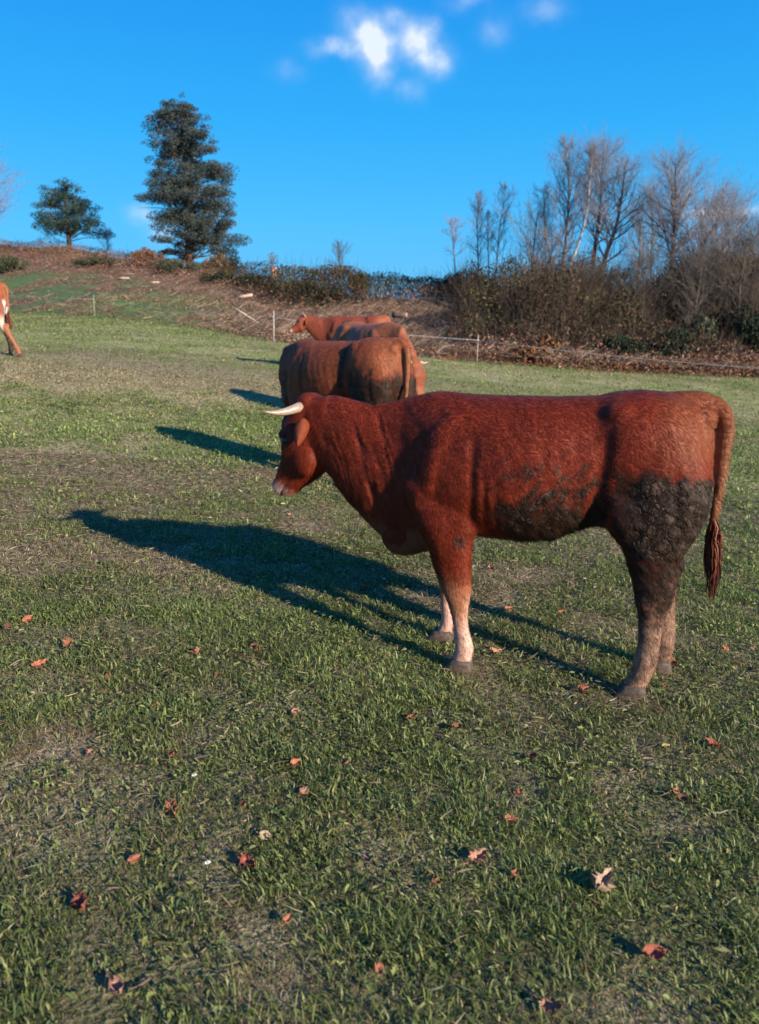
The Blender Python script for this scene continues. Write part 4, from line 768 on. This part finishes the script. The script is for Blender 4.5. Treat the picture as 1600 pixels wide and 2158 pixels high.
# ------------------------------------------------------------------ bare winter trees
def tubes_np(segs, sides=3):
    """segs: arrays p0,p1,r0,r1"""
    S = np.array(segs); p0, p1, r0, r1 = S[:, :3], S[:, 3:6], S[:, 6], S[:, 7]; d = p1 - p0; d /= np.linalg.norm(d, axis=1)[:, None] + 1e-9
    ref = np.where(np.abs(d[:, 2:3]) > .9, np.array([[1., 0, 0]]), np.array([[0, 0, 1.]])); u = np.cross(d, ref); u /= np.linalg.norm(u, axis=1)[:, None]; v = np.cross(d, u)
    R0 = [p0 + (u * math.cos(a) + v * math.sin(a)) * r0[:, None] for a in [2 * math.pi * k / sides for k in range(sides)]]; R1 = [p1 + (u * math.cos(a) + v * math.sin(a)) * r1[:, None] for a in [2 * math.pi * k / sides for k in range(sides)]]
    V = np.stack(R0 + R1, 1).reshape(-1, 3); b = np.arange(len(S))[:, None] * (2 * sides); F = np.concatenate([b + np.array([[k, (k + 1) % sides, sides + (k + 1) % sides, sides + k]]) for k in range(sides)]); return V, F
def bare_tree(name, label, path, Y, spread, seed, r0=.12, trunkc=(.17, .13, .11), twigc=(.17, .12, .115), first=.28, nb=16, fan=.75, levels=3, group='bare winter trees on the right of the bank', twig=.009, dens=1.0, dY=0.0):
    """path: trunk points in the photograph from base to top, all at depth Y; spread: crown half width in metres"""
    pts = [at_depth(x, y, Y + dY * i) for i, (x, y) in enumerate(path)]; root = empty(name, (pts[0].x, pts[0].y, tz(pts[0].x, pts[0].y))); tag(root, label, 'tree', group); rg = random.Random(seed)
    P = [Vector(p) - root.location for p in catmull(pts, 5)]; P[0].z = min(P[0].z, -.3); n = len(P); H = P[-1].z - max(0, P[0].z); tb = MB(); rad = [r0 * (1 - .93 * (i / (n - 1)) ** .9) + .012 for i in range(n)]; tb.tube(P, rad, 9)
    tcol = np.tile(trunkc, (len(tb.V), 1)); obj('trunk', tb.me('trunk', True, tcol), M_BARK, root)
    big = MB(); segs = []
    def grow(p, d, L, r, lev):
        ns = 5 if lev < 2 else 3; pp = p.copy(); rr = r
        for i in range(ns):
            d = (d + Vector((rg.gauss(0, .15), rg.gauss(0, .15), rg.gauss(.035, .12)))).normalized(); q = pp + d * (L / ns); r2 = max(twig * .6, rr * (.80 if lev < 2 else .72)); segs.append((*pp, *q, rr, r2)); pp = q; rr = r2
            if lev < levels:
                k = 2 if rg.random() < .9 * dens else 1
                if lev == levels - 1: k += 1 if rg.random() < .6 * dens else 0
                for _ in range(k):
                    a = rg.uniform(.35, .85); sd = Vector((rg.gauss(0, 1), rg.gauss(0, 1), rg.gauss(0, .6))); sd = (sd - d * sd.dot(d)).normalized(); nd = (d * math.cos(a) + sd * math.sin(a) + Vector((0, 0, .18))).normalized()
                    grow(pp, nd, L * rg.uniform(.42, .62), max(twig, rr * .55), lev + 1)
    for i in range(nb):
        f = first + (1 - first) * (i + rg.random() * .8) / nb; f = min(f, .985); k = int(f * (n - 1)); p = P[k].lerp(P[min(k + 1, n - 1)], f * (n - 1) - k); an = i * 2.4 + rg.uniform(-.5, .5)
        g = 1 - ((f - first) / (1 - first)); prof = (.13 + .92 * min(1, g * 2.0) ** .8 * (1.05 - .25 * g)) ; el = rg.uniform(.45, .95) * fan
        d = Vector((math.cos(an) * math.sin(el), math.sin(an) * math.sin(el), math.cos(el))); grow(p, d, spread * prof * rg.uniform(.8, 1.15), max(twig, rad[k] * .55), 1)
    V, F_ = tubes_np(segs); cc = np.tile(np.array(twigc), (len(V), 1)); obj('branches', mesh_np('branches', V, F_, cc), M_BARK, root); return len(segs)
BIR = (.46, .41, .38)
BT = [
 ('bare_tree', 'short thin bare tree, leftmost on the skyline of the right bank', [(962, 600), (958, 550), (955, 500), (957, 470)], 54, .9, .05, (.30, .24, .22), .35, 9),
 ('birch_tree', 'slim feathery bare birch, left one of the three pale stems', [(1006, 640), (1008, 560), (1006, 480), (1008, 412)], 50, 1.15, .055, (.34, .28, .26), .30, 15),
 ('birch_tree', 'thinnest birch, between the two taller slim birches', [(1030, 640), (1030, 560), (1028, 500), (1030, 450)], 50, .8, .04, (.34, .28, .26), .40, 9),
 ('birch_tree', 'slim white-stemmed birch with a narrow crown, rightmost of the three pale stems', [(1041, 660), (1046, 560), (1054, 480), (1066, 395)], 49, 1.1, .055, BIR, .38, 14),
 ('bare_tree', 'small dark bare tree forking low, right of the slim birches', [(1116, 655), (1120, 590), (1124, 530), (1132, 465)], 47, 2.0, .11, (.07, .055, .05), .45, 12),
 ('birch_tree', 'tall upright birch with pale upper stem, left one of the big pair', [(1176, 650), (1188, 560), (1196, 470), (1199, 390), (1190, 308)], 46, 1.9, .12, (.30, .24, .21), .30, 24),
 ('birch_tree', 'tall birch with bright white bending stem', [(1186, 660), (1200, 570), (1222, 505), (1238, 440), (1243, 380), (1250, 325)], 45, 1.7, .10, BIR, .42, 18),
 ('bare_tree', 'tall straight dark bare tree with dense round top', [(1240, 640), (1252, 540), (1264, 450), (1268, 380), (1272, 318)], 46, 2.1, .13, (.13, .11, .105), .30, 24),
 ('bare_tree', 'bare tree leaning right with long dark limbs', [(1252, 640), (1275, 545), (1298, 480), (1310, 415), (1318, 350)], 45, 2.1, .15, (.10, .08, .075), .22, 20),
 ('bare_tree', 'broad bare oak with central stem and fan-shaped crown', [(1412, 600), (1420, 520), (1422, 450), (1424, 345)], 43, 2.4, .17, (.09, .075, .065), .22, 26),
 ('bare_tree', 'wide low bare tree right of the broad oak', [(1440, 620), (1462, 560), (1492, 500), (1530, 440)], 41, 2.3, .13, (.10, .08, .07), .15, 22),
 ('bare_tree', 'bare tree with pale lower stem near the right edge', [(1474, 680), (1482, 620), (1520, 540), (1560, 470)], 38, 1.9, .10, (.30, .25, .22), .20, 20),
 ('bare_tree', 'purplish bare tree cut by the right edge', [(1600, 680), (1604, 600), (1600, 540), (1606, 480)], 38, 1.9, .11, (.14, .11, .10), .15, 22),
 ('bare_tree', 'grey bare tree behind the leaning limbs, left of the broad oak', [(1340, 660), (1345, 580), (1350, 510), (1345, 440)], 47, 1.8, .09, (.16, .13, .12), .15, 18),
 ('bare_tree', 'low twiggy bare tree among the brush below the tall birches', [(1110, 700), (1150, 620), (1165, 560), (1150, 500)], 44, 1.6, .08, (.15, .12, .10), .15, 16)]
BT += [('bare_thicket_tree', 'many-stemmed olive brown bush tree under the tall birches', [(1235, 730), (1240, 680), (1236, 620), (1240, 590)], 37, 1.5, .05, (.10, .08, .06), .1, 20),
 ('bare_thicket_tree', 'dense twiggy low tree between the leaning tree and the oak', [(1345, 730), (1352, 680), (1350, 620), (1360, 560)], 36, 1.7, .06, (.10, .08, .06), .1, 22),
 ('bare_thicket_tree', 'greyish low spreading tree in front of the oak', [(1455, 740), (1462, 690), (1470, 620), (1480, 560)], 35, 1.8, .06, (.12, .10, .08), .1, 22),
 ('bare_thicket_tree', 'dense grey twiggy tree at the right edge in front of the others', [(1560, 740), (1556, 680), (1560, 600), (1572, 520)], 35, 2.0, .07, (.12, .10, .08), .1, 26),
 ('bare_thicket_tree', 'thin twiggy tree filling the gap left of the leaning trees', [(1150, 690), (1146, 620), (1150, 520), (1146, 400)], 48, 1.7, .07, (.16, .12, .11), .25, 20),
 ('bare_thicket_tree', 'fine grey tree behind the gap between the leaning tree and the oak', [(1375, 660), (1372, 560), (1376, 480), (1370, 410)], 48, 1.9, .07, (.16, .13, .12), .25, 20),
 ('bare_thicket_tree', 'fine grey tree rising behind the right edge group', [(1530, 660), (1526, 580), (1530, 500), (1522, 425)], 46, 2.1, .08, (.16, .13, .12), .2, 22)]
cnt = 0
for i, (nm, lb, path, Y, sp, r0, tcx, first, nb) in enumerate(BT):
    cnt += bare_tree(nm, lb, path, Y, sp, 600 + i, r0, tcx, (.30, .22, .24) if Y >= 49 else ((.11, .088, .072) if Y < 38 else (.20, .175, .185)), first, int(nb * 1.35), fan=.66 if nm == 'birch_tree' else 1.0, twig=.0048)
bare_tree('bare_tree', 'leafless purple-grey tree cut off by the left edge', [(-62, 540), (-62, 500), (-58, 450), (-50, 392)], 78, 4.6, 640, .13, (.2, .15, .15), (.26, .19, .22), .25, 22, group='bare trees on the left', fan=1.1, twig=.013)
bare_tree('bare_sapling', 'small bare sapling on the skyline above the middle of the hedge', [(716, 600), (716, 560), (714, 515)], 58, .9, 641, .035, (.10, .09, .08), (.10, .10, .09), .1, 16, group='saplings on the skyline', twig=.005)
bare_tree('bare_sapling', 'faint pale sapling right of the small pine', [(226, 545), (226, 520), (228, 485)], 78, .9, 642, .03, (.22, .22, .25), (.25, .24, .28), .1, 14, group='saplings on the skyline', twig=.005)
bare_tree('bare_sapling', 'tiny bare sapling left of the dark skyline bushes in the middle', [(575, 590), (574, 560), (572, 535)], 62, .5, 643, .025, (.15, .14, .14), (.18, .17, .18), .1, 12, group='saplings on the skyline', twig=.005)
print('branch segments', cnt)

# ------------------------------------------------------------------ single shrubs on the bank
DK = np.array([(.022, .036, .022), (.035, .045, .025), (.018, .026, .018)]); GG = np.array([(.07, .075, .045), (.09, .09, .055), (.05, .06, .035)]); RB = np.array([(.20, .085, .04), (.26, .13, .06), (.12, .055, .03)]); OB = np.array([(.15, .085, .05), (.10, .075, .05), (.20, .13, .08)]); GR = np.array([(.05, .085, .03), (.07, .10, .04), (.03, .05, .02)])
SH = [('shrub', 'rusty orange-brown bush on the skyline left of the tall conifer', 312, 565, 520, 40, 70, RB), ('shrub', 'grey-green rounded bush below the tall conifer', 372, 598, 545, 62, 66, GG), ('shrub', 'dark evergreen bush on the skyline just right of the tall conifer', 482, 560, 516, 44, 72, DK),
 ('shrub', 'reddish-brown mounded bush below the right foot of the tall conifer', 452, 560, 530, 50, 68, OB), ('shrub', 'dark green bush low in the hedge, under the tall conifer', 460, 622, 572, 48, 60, DK), ('shrub', 'dark hedge bush left of the pinkish stump on the skyline', 538, 640, 572, 55, 58, DK), ('shrub', 'dark green hedge bush right of the pinkish stump', 612, 655, 588, 60, 55, DK), ('shrub', 'tallest dark green bush of the middle hedge', 680, 655, 585, 58, 52, DK),
 ('shrub', 'small green bush on the skyline in the middle', 758, 595, 562, 26, 56, GR), ('shrub', 'round dark red-brown bush on the skyline at the foot of the slim birches', 960, 625, 572, 60, 52, np.array([(.05, .03, .025), (.08, .045, .035), (.04, .04, .025)])), ('shrub', 'olive green bush at the foot of the bank below the slim birches', 1050, 690, 655, 38, 38, GR),
 ('shrub', 'brown twiggy bush at the foot of the bank right of the second stake', 1090, 725, 665, 55, 34, OB), ('shrub', 'orange bracken clump behind the wire', 1150, 752, 708, 45, 31, RB), ('shrub', 'bright rusty bracken clump at the field edge, left of the stump log', 1110, 758, 728, 60, 30, RB), ('shrub', 'tall olive-brown bush under the broad oak', 1400, 700, 570, 90, 38, OB), ('shrub', 'dark bush at the foot of the bank below the broad oak', 1420, 770, 690, 80, 32, DK),
 ('shrub', 'dark blue-green evergreen bush cut by the right edge', 1575, 745, 630, 60, 33, DK), ('shrub', 'grey-green bush left of the dark evergreen at the right edge', 1480, 740, 655, 60, 34, GG), ('shrub', 'dark brushy bush at the foot of the tall birches', 1170, 670, 585, 60, 43, np.array([(.04, .035, .03), (.06, .045, .035), (.03, .03, .02)])), ('shrub', 'olive brown bush between the tall birches and the oak', 1280, 700, 620, 70, 40, OB), ('shrub', 'dark thicket bush below the leaning bare tree', 1300, 770, 700, 80, 32, DK),
 ('shrub', 'dark green bush at the far left on the slope', 25, 560, 535, 45, 70, GG), ('shrub', 'dark bush on the slope below the small pine', 215, 572, 540, 60, 70, GG)]
for i, (nm, lb, x, yb, yt, hw, Y, pal) in enumerate(SH):
    g_ = at_depth(x, yb, Y); z0 = tz(g_.x, Y); H = max(.7, at_depth(x, yt, Y).z - z0); W = hw / FPX * Y; root = empty(nm, (g_.x, Y, z0)); tag(root, lb, 'shrub', 'shrubs on the bank'); rg = random.Random(700 + i); r = np.random.default_rng(700 + i); st = MB(); lob = []
    for k in range(9):
        an = rg.random() * 6.283; q = rg.random() ** .6; cx, cy, cz = math.cos(an) * W * .62 * q, math.sin(an) * W * .5 * q, H * rg.uniform(.35, .78) * (1 - .25 * q); lob.append(((cx, cy, cz), (W * .42, W * .40, H * .28))); limb(st, (cx * .2, cy * .2, -.2), (cx * .6, cy * .6, cz), H * .95, .03, rg, 4)
    lob.append(((0, 0, H * .35), (W * .8, W * .6, H * .35)))
    obj('stems', st.me('stems', True, np.tile((.09, .065, .05), (len(st.V), 1))), M_BARK, root); V, F_, c = puff_tree_cards(lob, int(2600 + 2200 * W), .04, .10, pal, r, .6, .5, .38); obj('foliage', mesh_np('foliage', V, F_, c), M_FOL, root)

# ------------------------------------------------------------------ cut wood on the bank
M_WOOD = vcol_mat('cut_wood', .8, .2, 0, .5, 18, .3)
def log_(name, label, px, py, Y, L, r0, rz, tilt=0.0, cc=(.52, .30, .21), bc=(.14, .09, .07), off=.05):
    g_ = at_depth(px, py, Y); z0 = tz(g_.x, Y); root = empty(name, (g_.x, Y, z0), R(rz)); tag(root, label, 'log' if name == 'cut_log' else 'stump', 'cut wood left on the bank'); mb = MB(); rg = random.Random(px)
    d = Vector((math.cos(R(tilt)), 0, math.sin(R(tilt)))); zc = max(off + r0, g_.z - z0); pts = [Vector((0, 0, zc)) + d * (L * (t - .5)) + Vector((0, rg.uniform(-.03, .03), 0)) for t in (0, .35, .7, 1)]
    mb.tube(pts, [r0, r0 * .93, r0 * .9, r0 * .82], 14); obj('bark', mb.me('bark', True, np.tile(bc, (len(mb.V), 1))), M_WOOD, root)
    for q, p in ((-1, pts[0]), (1, pts[-1])):
        rr = r0 if q < 0 else r0 * .82; cb = MB(); cb.tube([p + d * q * .002, p + d * q * .016], [rr * .93, rr * .92], 14); obj('cut_face', cb.me('cut_face', False, np.tile(cc, (len(cb.V), 1))), M_WOOD, root)
log_('cut_log', 'dark log with a pinkish cut end lying above the back of the far cows', 842, 664, 36, .65, .13, -20, 0)
log_('cut_stump', 'pinkish cut stump on the skyline in the middle of the hedge', 577, 574, 60, .7, .26, 20, 80, (.62, .33, .26), (.40, .22, .17))
log_('cut_stump', 'pale cut stump at the foot of the bank right of the second stake', 1192, 704, 34, .55, .16, 70, 70, (.62, .42, .32), (.50, .33, .25))
log_('cut_log', 'short pale log on the brown slope between the stakes and the hedge', 604, 702, 33, .5, .07, 10, 8, (.62, .42, .32), (.45, .30, .23))
log_('cut_log', 'pale split log on the slope below the tall conifer', 518, 624, 48, .8, .10, 5, 10, (.62, .42, .32), (.50, .34, .26))
log_('cut_log', 'pale stick slanting down the slope left of the middle stake', 525, 668, 38, 1.4, .035, 0, -32, (.6, .45, .36), (.50, .40, .32), .2)
log_('cut_log', 'pale stick lying on the slope right of the far cows', 916, 733, 31, .8, .02, 0, -28, (.6, .45, .36), (.50, .40, .32), .15)
log_('cut_log', 'small pale log among green grass, upper left slope', 264, 605, 62, .7, .09, 0, 0, (.6, .45, .36), (.5, .38, .30))
log_('cut_log', 'small pale log beside brown bracken, right of the one in green grass', 328, 610, 60, .6, .09, 15, 0, (.6, .45, .36), (.5, .38, .30))
